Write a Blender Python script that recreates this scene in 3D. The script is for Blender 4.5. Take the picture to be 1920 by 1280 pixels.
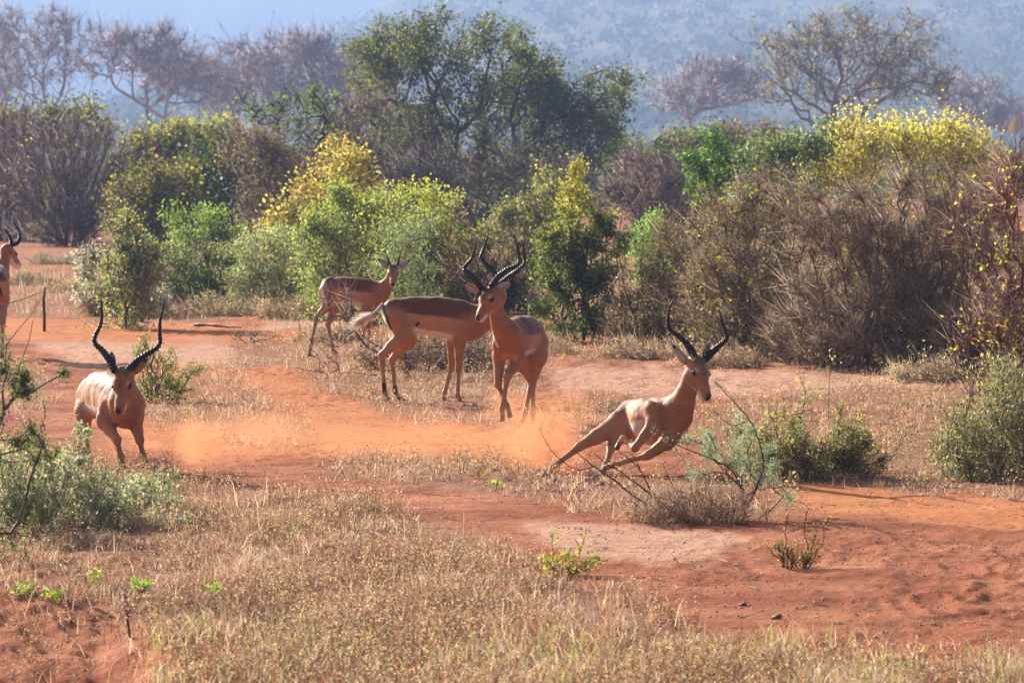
import bpy, math, random, time
import numpy as np
from math import radians, sin, cos, atan2, sqrt
T0 = time.time()
for o in list(bpy.data.objects):
    bpy.data.objects.remove(o, do_unlink=True)
C = bpy.context.scene.collection
rng = np.random.default_rng(7)
random.seed(7)

# ---------------------------------------------------------------- camera
FPX = 7500.0            # focal length in pixels of the 1920 wide photograph
HORIZON = 307.0         # row of the horizon
EYE = 2.05              # the photographer's eye above the ground
TH = math.atan((640.0 - HORIZON) / FPX)
cam_d = bpy.data.cameras.new('camera')
cam = bpy.data.objects.new('camera', cam_d)
C.objects.link(cam)
cam.location = (0, 0, EYE)
cam.rotation_euler = (radians(90) - TH, 0, 0)
cam_d.sensor_width = 36.0
cam_d.lens = FPX / 1920.0 * 36.0
cam_d.clip_start = 0.5
cam_d.clip_end = 20000
cam_d.dof.use_dof = True
cam_d.dof.focus_distance = 29.5
cam_d.dof.aperture_fstop = 9.0
bpy.context.scene.camera = cam

# ---------------------------------------------------------------- light
SUN_EL = radians(24)
SUN_AZ = radians(-37)    # measured from +Y, negative is to the left
sd = np.array([sin(SUN_AZ) * cos(SUN_EL), cos(SUN_AZ) * cos(SUN_EL), sin(SUN_EL)])
w = bpy.data.worlds.new('World')
bpy.context.scene.world = w
w.use_nodes = True
nt = w.node_tree
for n in list(nt.nodes):
    nt.nodes.remove(n)
wo = nt.nodes.new('ShaderNodeOutputWorld')
bg = nt.nodes.new('ShaderNodeBackground')
sky = nt.nodes.new('ShaderNodeTexSky')
sky.sky_type = 'NISHITA'
sky.sun_disc = False
sky.sun_elevation = SUN_EL
sky.sun_rotation = SUN_AZ
sky.air_density = 1.0
sky.dust_density = 4.0
bg.inputs['Strength'].default_value = 0.062
nt.links.new(sky.outputs[0], bg.inputs['Color'])
nt.links.new(bg.outputs[0], wo.inputs['Surface'])
sun_d = bpy.data.lights.new('sun', 'SUN')
sun_d.energy = 5.0
sun_d.angle = radians(0.5)
sun_d.color = (1.0, 0.91, 0.78)
sun = bpy.data.objects.new('sun', sun_d)
C.objects.link(sun)
from mathutils import Vector
sun.rotation_euler = Vector((-sd[0], -sd[1], -sd[2])).to_track_quat('-Z', 'Y').to_euler()
sun.location = (-20, 40, 25)
sc = bpy.context.scene
sc.view_settings.view_transform = 'Standard'
sc.view_settings.look = 'None'
sc.view_settings.gamma = 1.0
sc.view_settings.use_curve_mapping = False
sc.view_settings.exposure = 1.32
sc.render.engine = 'CYCLES'
sc.cycles.use_denoising = True
sc.cycles.max_bounces = 6
sc.cycles.diffuse_bounces = 3
sc.cycles.glossy_bounces = 2
sc.cycles.transmission_bounces = 3
sc.cycles.volume_bounces = 1
sc.cycles.transparent_max_bounces = 8
sc.cycles.sample_clamp_indirect = 6.0
sc.cycles.volume_step_rate = 2.0
sc.cycles.volume_max_steps = 96

# ---------------------------------------------------------------- projection helpers
def P(px, py, D):
    """world point seen at pixel (px, py) of the 1920x1280 photograph, at distance D along +Y"""
    u = (px - 960.0) / FPX
    v = -(py - 640.0) / FPX
    dy = cos(TH) + v * sin(TH)
    dz = -sin(TH) + v * cos(TH)
    return np.array([u * D / dy, D, EYE + dz * D / dy])

def Dg(py):
    """distance of flat ground seen at row py"""
    v = -(py - 640.0) / FPX
    return EYE * (cos(TH) + v * sin(TH)) / (sin(TH) - v * cos(TH))

def G(px, py):
    return P(px, py, Dg(py))

def to_px(p):
    p = np.asarray(p, float)
    x, y, z = p[..., 0], p[..., 1], p[..., 2] - EYE
    f = y * cos(TH) - z * sin(TH)
    uu = y * sin(TH) + z * cos(TH)
    return 960 + FPX * x / f, 640 - FPX * uu / f

def in_poly(x, y, poly):
    inside = np.zeros(x.shape, bool)
    n = len(poly)
    for i in range(n):
        x1, y1 = poly[i]
        x2, y2 = poly[(i + 1) % n]
        c = ((y1 > y) != (y2 > y)) & (x < (x2 - x1) * (y - y1) / (y2 - y1 + 1e-9) + x1)
        inside ^= c
    return inside

# ---------------------------------------------------------------- noise
def _hash(ix, iy, iz, seed):
    h = (ix * 374761393 + iy * 668265263 + iz * 2147483647 % 1013904223 + seed * 1274126177) & 0xffffffff
    h = ((h ^ (h >> 13)) * 1274126177) & 0xffffffff
    h = ((h ^ (h >> 15)) * 2246822519) & 0xffffffff
    return ((h ^ (h >> 16)) & 0xffffff) / float(0xffffff)

def vnoise(x, y, seed=0):
    xi = np.floor(x).astype(np.int64); yi = np.floor(y).astype(np.int64)
    fx = x - xi; fy = y - yi
    fx = fx * fx * (3 - 2 * fx); fy = fy * fy * (3 - 2 * fy)
    z = np.zeros_like(xi)
    a = _hash(xi, yi, z, seed); b = _hash(xi + 1, yi, z, seed)
    c = _hash(xi, yi + 1, z, seed); d = _hash(xi + 1, yi + 1, z, seed)
    return (a * (1 - fx) + b * fx) * (1 - fy) + (c * (1 - fx) + d * fx) * fy

def fbm(x, y, oct=4, seed=0):
    s = 0; a = 0.5
    for i in range(oct):
        s = s + a * vnoise(x * 2 ** i + 17.3 * i, y * 2 ** i - 9.1 * i, seed + i)
        a *= 0.5
    return s / (1 - 0.5 ** oct)

# ---------------------------------------------------------------- object helpers
def mesh_np(name, verts, faces, mat, parent=None, cols=None, smooth=False, loc=None):
    """faces: (N,3) or (N,4) int array, or a list of such arrays"""
    verts = np.asarray(verts, np.float32)
    fl = faces if isinstance(faces, (list, tuple)) else [faces]
    fl = [np.asarray(f, np.int32) for f in fl if len(f)]
    me = bpy.data.meshes.new(name)
    me.vertices.add(len(verts))
    me.vertices.foreach_set('co', verts.ravel())
    nl = sum(f.size for f in fl)
    me.loops.add(nl)
    me.loops.foreach_set('vertex_index', np.concatenate([f.ravel() for f in fl]))
    npoly = sum(len(f) for f in fl)
    me.polygons.add(npoly)
    tot = np.concatenate([np.full(len(f), f.shape[1], np.int32) for f in fl])
    st = np.concatenate([[0], np.cumsum(tot)[:-1]]).astype(np.int32)
    me.polygons.foreach_set('loop_start', st)
    me.polygons.foreach_set('loop_total', tot)
    if smooth:
        me.polygons.foreach_set('use_smooth', np.ones(npoly, bool))
    me.update(calc_edges=True)
    if cols is not None:
        a = me.color_attributes.new('Col', 'FLOAT_COLOR', 'POINT')
        cc = np.ones((len(verts), 4), np.float32)
        cc[:, :3] = cols
        a.data.foreach_set('color', cc.ravel())
    if mat is not None:
        me.materials.append(mat)
    o = bpy.data.objects.new(name, me)
    C.objects.link(o)
    if parent is not None:
        o.parent = parent
    if loc is not None:
        o.location = loc
    return o

def thing(name, label, cat, loc=(0, 0, 0), group=None):
    o = bpy.data.objects.new(name, None)
    o.empty_display_size = 0.1
    C.objects.link(o)
    o.location = tuple(float(v) for v in loc)
    o['label'] = label
    o['category'] = cat
    if group:
        o['group'] = group
    return o

def tag(o, label=None, cat=None, group=None, kind=None):
    if label: o['label'] = label
    if cat: o['category'] = cat
    if group: o['group'] = group
    if kind: o['kind'] = kind
    return o

# ---------------------------------------------------------------- materials
def new_mat(name):
    m = bpy.data.materials.new(name)
    m.use_nodes = True
    t = m.node_tree
    for n in list(t.nodes):
        t.nodes.remove(n)
    out = t.nodes.new('ShaderNodeOutputMaterial')
    return m, t, out

def N(t, kind, **kw):
    n = t.nodes.new(kind)
    for k, v in kw.items():
        if k in n.inputs:
            n.inputs[k].default_value = v
        else:
            setattr(n, k, v)
    return n

def leaf_material(name, trans=0.45, rough=0.5, gloss=0.08):
    m, t, out = new_mat(name)
    at = N(t, 'ShaderNodeAttribute', attribute_name='Col')
    df = N(t, 'ShaderNodeBsdfDiffuse')
    tr = N(t, 'ShaderNodeBsdfTranslucent')
    gl = N(t, 'ShaderNodeBsdfGlossy', Roughness=rough)
    gl.inputs['Color'].default_value = (0.9, 0.9, 0.85, 1)
    mx = N(t, 'ShaderNodeMixShader'); mx.inputs[0].default_value = trans
    m2 = N(t, 'ShaderNodeMixShader'); m2.inputs[0].default_value = gloss
    hs = N(t, 'ShaderNodeHueSaturation', Saturation=1.15, Value=1.9)
    t.links.new(at.outputs['Color'], df.inputs['Color'])
    t.links.new(at.outputs['Color'], hs.inputs['Color'])
    t.links.new(hs.outputs[0], tr.inputs['Color'])
    t.links.new(df.outputs[0], mx.inputs[1]); t.links.new(tr.outputs[0], mx.inputs[2])
    t.links.new(mx.outputs[0], m2.inputs[1]); t.links.new(gl.outputs[0], m2.inputs[2])
    t.links.new(m2.outputs[0], out.inputs['Surface'])
    return m

LEAF = leaf_material('leaf', 0.52, 0.5, 0.045)
MATTE = leaf_material('distant_leaf', 0.3, 0.6, 0.0)
STRAW = leaf_material('dry_straw', 0.35, 0.5, 0.05)

def bark_material():
    m, t, out = new_mat('bark')
    at = N(t, 'ShaderNodeAttribute', attribute_name='Col')
    tc = N(t, 'ShaderNodeTexCoord')
    nz = N(t, 'ShaderNodeTexNoise', Scale=35.0, Detail=4.0)
    mr = N(t, 'ShaderNodeMapRange'); mr.inputs['To Min'].default_value = 0.65; mr.inputs['To Max'].default_value = 1.35
    vm = N(t, 'ShaderNodeVectorMath', operation='SCALE')
    b = N(t, 'ShaderNodeBsdfPrincipled', Roughness=0.6)
    b.inputs['Specular IOR Level'].default_value = 0.35
    t.links.new(tc.outputs['Object'], nz.inputs['Vector'])
    t.links.new(nz.outputs[0], mr.inputs[0])
    t.links.new(at.outputs['Color'], vm.inputs[0]); t.links.new(mr.outputs[0], vm.inputs['Scale'])
    t.links.new(vm.outputs[0], b.inputs['Base Color'])
    t.links.new(b.outputs[0], out.inputs['Surface'])
    return m
BARK = bark_material()

def coat_material():
    m, t, out = new_mat('short_fur')
    at = N(t, 'ShaderNodeAttribute', attribute_name='Col')
    tc = N(t, 'ShaderNodeTexCoord')
    mp = N(t, 'ShaderNodeMapping'); mp.inputs['Scale'].default_value = (1, 1, 0.35)
    nz = N(t, 'ShaderNodeTexNoise', Scale=160.0, Detail=3.0)
    n2 = N(t, 'ShaderNodeTexNoise', Scale=14.0, Detail=3.0)
    ad = N(t, 'ShaderNodeMath', operation='ADD')
    mr = N(t, 'ShaderNodeMapRange'); mr.inputs['From Max'].default_value = 2.0
    mr.inputs['To Min'].default_value = 0.35; mr.inputs['To Max'].default_value = 1.65
    vm = N(t, 'ShaderNodeVectorMath', operation='SCALE')
    bp = N(t, 'ShaderNodeBump', Strength=0.5, Distance=0.004)
    b = N(t, 'ShaderNodeBsdfPrincipled', Roughness=0.6)
    b.inputs['Specular IOR Level'].default_value = 0.28
    b.inputs['Sheen Weight'].default_value = 0.22
    b.inputs['Sheen Roughness'].default_value = 0.35
    b.inputs['Sheen Tint'].default_value = (1, 0.85, 0.7, 1)
    t.links.new(tc.outputs['Object'], mp.inputs[0])
    t.links.new(mp.outputs[0], nz.inputs['Vector']); t.links.new(tc.outputs['Object'], n2.inputs['Vector'])
    t.links.new(nz.outputs[0], ad.inputs[0]); t.links.new(n2.outputs[0], ad.inputs[1])
    t.links.new(ad.outputs[0], mr.inputs[0])
    t.links.new(at.outputs['Color'], vm.inputs[0]); t.links.new(mr.outputs[0], vm.inputs['Scale'])
    t.links.new(vm.outputs[0], b.inputs['Base Color'])
    n3 = N(t, 'ShaderNodeTexNoise', Scale=9.0, Detail=1.5)
    b0 = N(t, 'ShaderNodeBump', Strength=0.8, Distance=0.03)
    t.links.new(tc.outputs['Object'], n3.inputs['Vector']); t.links.new(n3.outputs[0], b0.inputs['Height'])
    t.links.new(b0.outputs[0], bp.inputs['Normal'])
    t.links.new(nz.outputs[0], bp.inputs['Height']); t.links.new(bp.outputs[0], b.inputs['Normal'])
    t.links.new(b.outputs[0], out.inputs['Surface'])
    return m
COAT = coat_material()

def simple_mat(name, col, rough=0.5, spec=0.5, noise=0.0, scale=30.0):
    m, t, out = new_mat(name)
    b = N(t, 'ShaderNodeBsdfPrincipled', Roughness=rough)
    b.inputs['Specular IOR Level'].default_value = spec
    if noise > 0:
        tc = N(t, 'ShaderNodeTexCoord')
        nz = N(t, 'ShaderNodeTexNoise', Scale=scale, Detail=4.0)
        cr = N(t, 'ShaderNodeMapRange'); cr.inputs['To Min'].default_value = 1 - noise; cr.inputs['To Max'].default_value = 1 + noise
        vm = N(t, 'ShaderNodeVectorMath', operation='SCALE'); vm.inputs[0].default_value = col
        t.links.new(tc.outputs['Object'], nz.inputs['Vector']); t.links.new(nz.outputs[0], cr.inputs[0])
        t.links.new(cr.outputs[0], vm.inputs['Scale']); t.links.new(vm.outputs[0], b.inputs['Base Color'])
        bp = N(t, 'ShaderNodeBump', Strength=0.6, Distance=0.01)
        t.links.new(nz.outputs[0], bp.inputs['Height']); t.links.new(bp.outputs[0], b.inputs['Normal'])
    else:
        b.inputs['Base Color'].default_value = (*col, 1)
    t.links.new(b.outputs[0], out.inputs['Surface'])
    return m
HORN = simple_mat('horn', (0.03, 0.018, 0.017), 0.48, 0.3, 0.5, 70)
HOOF = simple_mat('hoof', (0.06, 0.045, 0.04), 0.5, 0.4, 0.3, 60)
EYE_M = simple_mat('eye', (0.006, 0.005, 0.005), 0.22, 0.35)
NOSE_M = simple_mat('nose_skin', (0.012, 0.01, 0.01), 0.35, 0.5)
WOODEN = simple_mat('weathered_wood', (0.10, 0.05, 0.035), 0.7, 0.3, 0.5, 40)

# ---------------------------------------------------------------- ground regions (rows and columns of the photograph, on the flat ground)
FORE_GRASS = [(-300, 880), (0, 880), (300, 875), (400, 905), (560, 930), (700, 945), (830, 985), (900, 1000), (985, 1050), (1010, 1090),
              (1200, 1120), (1300, 1180), (1420, 1240), (1600, 1262), (1750, 1250), (2000, 1200), (2200, 1400), (-300, 1400)]
RAW_SOIL = [(-300, 1100), (0, 1105), (120, 1120), (230, 1130), (250, 1180), (340, 1215), (320, 1300), (250, 1420), (-300, 1420)]
STRIPS = [
    [(560, 700), (700, 680), (960, 690), (1010, 730), (940, 760), (1010, 790), (1120, 830), (1050, 838), (900, 800), (820, 790), (720, 770), (620, 740)],
    [(270, 700), (400, 690), (470, 730), (560, 770), (600, 800), (520, 840), (420, 820), (300, 800), (255, 760)],
    [(600, 860), (700, 845), (860, 855), (1000, 880), (1120, 900), (1450, 900), (1500, 960), (1300, 975), (1130, 960), (1000, 940), (800, 915), (640, 890)],
    [(560, 640), (900, 650), (1200, 655), (1500, 668), (1740, 695), (1700, 705), (1500, 690), (1250, 680), (1020, 678), (760, 690), (600, 680)],
    [(1300, 765), (1500, 740), (1700, 730), (2100, 700), (2100, 910), (1700, 905), (1480, 890), (1330, 850)],
    [(1020, 770), (1130, 740), (1240, 760), (1180, 830), (1060, 830)],
    [(-200, 470), (200, 470), (260, 560), (640, 572), (640, 600), (200, 602), (80, 590), (-200, 560)],
    [(420, 655), (700, 640), (760, 668), (560, 690), (420, 690)],
    [(-200, 700), (60, 690), (110, 720), (60, 770), (-200, 780)],
    [(1480, 880), (1800, 900), (2100, 905), (2100, 935), (1800, 925), (1480, 905)],
]
DUSTY = [
    [(270, 680), (420, 660), (620, 700), (760, 760), (960, 800), (1120, 840), (1080, 880), (800, 880), (560, 860), (300, 850), (180, 800), (150, 720)],
    [(1340, 905), (1920, 915), (2100, 960), (2100, 1010), (1700, 975), (1400, 945)],
    [(-100, 600), (500, 606), (640, 640), (300, 640), (60, 640)],
]
PALE = [
    [(1020, 688), (1300, 685), (1700, 700), (1760, 730), (1500, 742), (1250, 740), (1050, 735)],
    [(960, 975), (1250, 985), (1420, 1010), (1300, 1060), (1080, 1040)],
    [(60, 640), (420, 645), (560, 690), (300, 680), (120, 690)],
    [(500, 570), (640, 575), (640, 620), (480, 620)],
]
def region_mask(px, py, polys, soft=14):
    """0..1, with wobbling, feathered edges"""
    out = np.zeros(px.shape)
    w1 = (fbm(px / 60., py / 16., 3, 5) - .5) * soft * 6.0
    w2 = (fbm(px / 47., py / 13., 3, 9) - .5) * soft * 2.4
    K = 9
    for k in range(K):
        a = k * 2.4; rr = sqrt((k + .5) / K)
        jx = cos(a) * rr * soft * 2.2; jy = sin(a) * rr * soft * 0.75
        m = np.zeros(px.shape, bool)
        for pl in polys:
            m |= in_poly(px + w1 + jx, py + w2 + jy, pl)
        out += m
    return out / K

def ground_z(x, y):
    z = 0.05 * (fbm(x * 0.45, y * 0.28, 3, 3) - 0.5)
    near = np.clip((90 - y) / 40, 0, 1)
    z = z + near * 0.035 * (fbm(x * 2.3, y * 1.7, 3, 11) - 0.5)
    rid = 1 - np.abs(2 * fbm(x * 6.5, y * 3.6, 3, 51) - 1)
    z = z + near * 0.038 * (rid ** 3 - 0.5) * np.clip(2.2 * fbm(x * .8, y * .5, 2, 53) - .6, 0.1, 1)
    px, py = to_px(np.stack([x, np.maximum(y, 5), np.zeros_like(x)], -1))
    # eroded bank, bottom left corner
    m = np.clip((py - 1120) / 90, 0, 1) * np.clip((300 - px) / 120, 0, 1)
    z = z - 0.22 * m + m * 0.30 * (fbm(x * 3.2, y * 1.1, 4, 21) - 0.5)
    far = np.clip((y - 250) / 600, 0, 1)
    z = z * (1 + 30 * far)
    return z

def build_ground():
    ys = np.concatenate([-np.geomspace(400, 2, 14), np.linspace(0, 10, 8),
                         np.geomspace(11, 13.5, 30), np.geomspace(13.53, 60, 620), np.geomspace(61, 9000, 110)])
    us = np.concatenate([-np.geomspace(1500, 0.17, 26), np.linspace(-0.165, 0.165, 280), np.geomspace(0.17, 1500, 26)])
    U, Y = np.meshgrid(us, ys)
    W = np.clip(np.abs(Y), 11, 1e9)
    X = np.sign(U) * np.minimum(np.abs(U) * W, 6000)
    # keep the outer columns strictly ordered
    X = np.where(np.abs(U) > 0.1651, np.sign(U) * (0.165 * W + (np.abs(U) - 0.165) * 3.0), X)
    Z = ground_z(X, Y)
    v = np.stack([X, Y, Z], -1).reshape(-1, 3)
    r, c = U.shape
    idx = np.arange(r * c).reshape(r, c)
    f = np.stack([idx[:-1, :-1], idx[:-1, 1:], idx[1:, 1:], idx[1:, :-1]], -1).reshape(-1, 4)
    px, py = to_px(np.stack([X, np.maximum(Y, 5), Z * 0], -1))
    g = region_mask(px, py, STRIPS + [FORE_GRASS])
    g = np.where(Y > 62, 0.45, g)
    raw = region_mask(px, py, [RAW_SOIL])
    g = g * (1 - raw)
    du = region_mask(px, py, DUSTY, 10)
    pa = region_mask(px, py, PALE, 10)
    cols = np.stack([g, du, pa], -1).reshape(-1, 3)
    m, t, out = new_mat('red_earth')
    at = N(t, 'ShaderNodeAttribute', attribute_name='Col')
    sp = N(t, 'ShaderNodeSeparateColor')
    t.links.new(at.outputs['Color'], sp.inputs[0])
    tc = N(t, 'ShaderNodeTexCoord')
    def noise(scale, detail=6.0, rough=0.6, sx=1, sy=1):
        mp = N(t, 'ShaderNodeMapping'); mp.inputs['Scale'].default_value = (sx, sy, 1)
        n = N(t, 'ShaderNodeTexNoise', Scale=scale, Detail=detail, Roughness=rough)
        t.links.new(tc.outputs['Object'], mp.inputs[0]); t.links.new(mp.outputs[0], n.inputs['Vector'])
        return n
    def ramp(src, a, b, c0, c1):
        r_ = N(t, 'ShaderNodeValToRGB')
        r_.color_ramp.elements[0].position = a; r_.color_ramp.elements[1].position = b
        r_.color_ramp.elements[0].color = (*c0, 1); r_.color_ramp.elements[1].color = (*c1, 1)
        t.links.new(src, r_.inputs[0]); return r_
    def mix(fac, a, b):
        x = N(t, 'ShaderNodeMix', data_type='RGBA')
        if hasattr(fac, 'is_linked') or not isinstance(fac, float):
            t.links.new(fac, x.inputs[0])
        else:
            x.inputs[0].default_value = fac
        for s, i in ((a, 6), (b, 7)):
            if isinstance(s, tuple): x.inputs[i].default_value = (*s, 1)
            else: t.links.new(s, x.inputs[i])
        return x.outputs[2]
    n1 = noise(1.3, 6, 0.62); n2 = noise(9, 5, 0.6); n3 = noise(0.35, 3, 0.5); n4 = noise(60, 3, 0.6)
    soil = ramp(n1.outputs[0], 0.36, 0.66, (0.29, 0.078, 0.034), (0.54, 0.215, 0.108)).outputs[0]
    soil = mix(sp.outputs[1], soil, ramp(n1.outputs[0], 0.3, 0.7, (0.52, 0.16, 0.05), (0.66, 0.27, 0.11)).outputs[0])
    soil = mix(sp.outputs[2], soil, ramp(n2.outputs[0], 0.3, 0.7, (0.50, 0.235, 0.14), (0.70, 0.41, 0.28)).outputs[0])
    lit = ramp(n2.outputs[0], 0.3, 0.7, (0.26, 0.11, 0.06), (0.46, 0.25, 0.14)).outputs[0]
    gm = N(t, 'ShaderNodeMath', operation='MULTIPLY'); t.links.new(sp.outputs[0], gm.inputs[0])
    gr = N(t, 'ShaderNodeMapRange'); gr.inputs['From Min'].default_value = 0.38; gr.inputs['From Max'].default_value = 0.55
    t.links.new(n1.outputs[0], gr.inputs[0]); gr.inputs['To Min'].default_value = 0.5
    t.links.new(gr.outputs[0], gm.inputs[1])
    col = mix(gm.outputs[0], soil, lit)
    # dark moist crumbs
    dk = N(t, 'ShaderNodeMapRange'); dk.inputs['From Min'].default_value = 0.60; dk.inputs['From Max'].default_value = 0.70
    t.links.new(n2.outputs[0], dk.inputs[0]); dk.inputs['To Max'].default_value = 0.45
    col = mix(dk.outputs[0], col, (0.15, 0.045, 0.028))
    vs = N(t, 'ShaderNodeMapRange'); vs.inputs['To Min'].default_value = 0.8; vs.inputs['To Max'].default_value = 1.2
    t.links.new(n4.outputs[0], vs.inputs[0])
    vm = N(t, 'ShaderNodeVectorMath', operation='SCALE')
    t.links.new(col, vm.inputs[0]); t.links.new(vs.outputs[0], vm.inputs['Scale'])
    b = N(t, 'ShaderNodeBsdfPrincipled', Roughness=0.95)
    b.inputs['Specular IOR Level'].default_value = 0.1
    t.links.new(vm.outputs[0], b.inputs['Base Color'])
    b1 = N(t, 'ShaderNodeBump', Strength=1.0, Distance=0.05)
    b2 = N(t, 'ShaderNodeBump', Strength=1.0, Distance=0.032)
    b3 = N(t, 'ShaderNodeBump', Strength=0.9, Distance=0.012)
    n5 = noise(22, 6, 0.7, 1.0, 0.8)
    n6 = noise(4.5, 6, 0.6, 0.6, 1.3)
    t.links.new(n6.outputs[0], b1.inputs['Height'])
    t.links.new(n5.outputs[0], b2.inputs['Height']); t.links.new(b1.outputs[0], b2.inputs['Normal'])
    t.links.new(n4.outputs[0], b3.inputs['Height']); t.links.new(b2.outputs[0], b3.inputs['Normal'])
    t.links.new(b3.outputs[0], b.inputs['Normal'])
    t.links.new(b.outputs[0], out.inputs['Surface'])
    o = mesh_np('ground', v, f, m, cols=cols, smooth=True)
    o['kind'] = 'structure'
build_ground()

# ---------------------------------------------------------------- hills
def hill(name, y0, y1, zfun, nx, ny, xw, mat, seed):
    xs = np.linspace(-xw, xw, nx); ys = np.linspace(y0, y1, ny)
    X, Y = np.meshgrid(xs, ys)
    tt = (Y - y0) / (y1 - y0)
    Z = zfun(X, Y, tt)
    v = np.stack([X, Y, Z], -1).reshape(-1, 3)
    idx = np.arange(nx * ny).reshape(ny, nx)
    f = np.stack([idx[:-1, :-1], idx[:-1, 1:], idx[1:, 1:], idx[1:, :-1]], -1).reshape(-1, 4)
    o = mesh_np(name, v, f, mat, smooth=True)
    o['kind'] = 'structure'
    return o
def hill_mat():
    m, t, out = new_mat('hill_scrub')
    tc = N(t, 'ShaderNodeTexCoord')
    mp = N(t, 'ShaderNodeMapping'); mp.inputs['Scale'].default_value = (1, 0.45, 1)
    n1 = N(t, 'ShaderNodeTexNoise', Scale=0.05, Detail=8.0, Roughness=0.65)
    n2 = N(t, 'ShaderNodeTexNoise', Scale=0.011, Detail=4.0)
    r = N(t, 'ShaderNodeValToRGB')
    r.color_ramp.elements[0].position = 0.36; r.color_ramp.elements[0].color = (0.03, 0.05, 0.03, 1)
    r.color_ramp.elements[1].position = 0.66; r.color_ramp.elements[1].color = (0.30, 0.24, 0.16, 1)
    e = r.color_ramp.elements.new(0.52); e.color = (0.13, 0.15, 0.08, 1)
    ad = N(t, 'ShaderNodeMath', operation='ADD'); ml = N(t, 'ShaderNodeMath', operation='MULTIPLY'); ml.inputs[1].default_value = 0.5
    b = N(t, 'ShaderNodeBsdfPrincipled', Roughness=0.95); b.inputs['Specular IOR Level'].default_value = 0.05
    t.links.new(tc.outputs['Object'], mp.inputs[0])
    t.links.new(mp.outputs[0], n1.inputs['Vector']); t.links.new(mp.outputs[0], n2.inputs['Vector'])
    t.links.new(n1.outputs[0], ad.inputs[0]); t.links.new(n2.outputs[0], ad.inputs[1])
    t.links.new(ad.outputs[0], ml.inputs[0]); t.links.new(ml.outputs[0], r.inputs[0])
    t.links.new(r.outputs[0], b.inputs['Base Color']); t.links.new(b.outputs[0], out.inputs['Surface'])
    return m
HM = hill_mat()
def z_near(X, Y, tt):
    edge = 1 / (1 + np.exp(-(X + 95) / 45))         # rises towards the right
    s = np.clip(tt, 0, 1)
    h = (26 + 110 * edge) * (s ** 1.1)
    return -4 + h + 6 * s * (fbm(X / 60, Y / 60, 3, 31) - .5) + 2.2 * s * (fbm(X / 9, Y / 9, 2, 33) - .5)
def z_far(X, Y, tt):
    return -6 + (150 + 35 * (fbm(X / 700, Y * 0, 3, 41) - .5)) * np.sin(np.clip(tt, 0, 1) * 1.6) + 18 * tt * (fbm(X / 160, Y / 160, 3, 43) - .5)
hill('hillside', 720, 2200, z_near, 340, 160, 1500, HM, 1)
hill('mountain', 2500, 3100, z_far, 160, 60, 3000, HM, 2)

# ---------------------------------------------------------------- haze: the blue air of the far plain
def volume_mat(name, col, density, aniso):
    m, t, out = new_mat(name)
    v = N(t, 'ShaderNodeVolumePrincipled')
    v.inputs['Color'].default_value = (*col, 1)
    v.inputs['Density'].default_value = density
    v.inputs['Anisotropy'].default_value = aniso
    t.links.new(v.outputs[0], out.inputs['Volume'])
    return m
def build_haze():
    x, y0, y1, z0, z1 = 6500, -420, 9200, -30, 190
    v = [(-x, y0, z0), (x, y0, z0), (x, y1, z0), (-x, y1, z0), (-x, y0, z1), (x, y0, z1), (x, y1, z1), (-x, y1, z1)]
    f = [(0, 3, 2, 1), (4, 5, 6, 7), (0, 1, 5, 4), (1, 2, 6, 5), (2, 3, 7, 6), (3, 0, 4, 7)]
    o = mesh_np('haze', v, np.array(f), volume_mat('haze', (0.34, 0.51, 0.88), 0.0006, 0.1))
    tag(o, 'thin blue haze lying over the far plain and hills', 'haze', kind='stuff')
build_haze()
print('setting', round(time.time() - T0, 1))

# ================================================================ plants
def fit_shape(ells, n, shell=0.5, clusters=None, spread=0.28):
    """points inside a union of ellipsoids [(centre, radii)], gathered in clumps"""
    if not ells: return np.zeros((0, 3))
    vol = np.array([e[1][0] * e[1][1] * e[1][2] for e in ells]) ** 0.75
    vol = vol / vol.sum()
    def raw(k, sh):
        ci = rng.choice(len(ells), k, p=vol)
        d = rng.normal(size=(k, 3)); d /= np.linalg.norm(d, axis=1)[:, None]
        r = rng.random(k) ** (1 / 3.)
        r = np.where(rng.random(k) < sh, 0.72 + 0.3 * rng.random(k), r)
        r = np.where(rng.random(k) < 0.16, r * rng.uniform(1.0, 1.38, k), r)
        cen = np.array([e[0] for e in ells])[ci]; rad = np.array([e[1] for e in ells])[ci]
        return cen + d * r[:, None] * rad, rad
    if clusters is None:
        p, _ = raw(n, shell)
    else:
        cp, cr = raw(clusters, shell)
        k = rng.integers(0, clusters, n)
        sz = 0.5 + rng.random(clusters)
        p = cp[k] + rng.normal(size=(n, 3)) * cr[k].min(axis=1)[:, None] * spread * sz[k][:, None]
    p[:, 2] = np.maximum(p[:, 2], 0.03)
    return p

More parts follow.
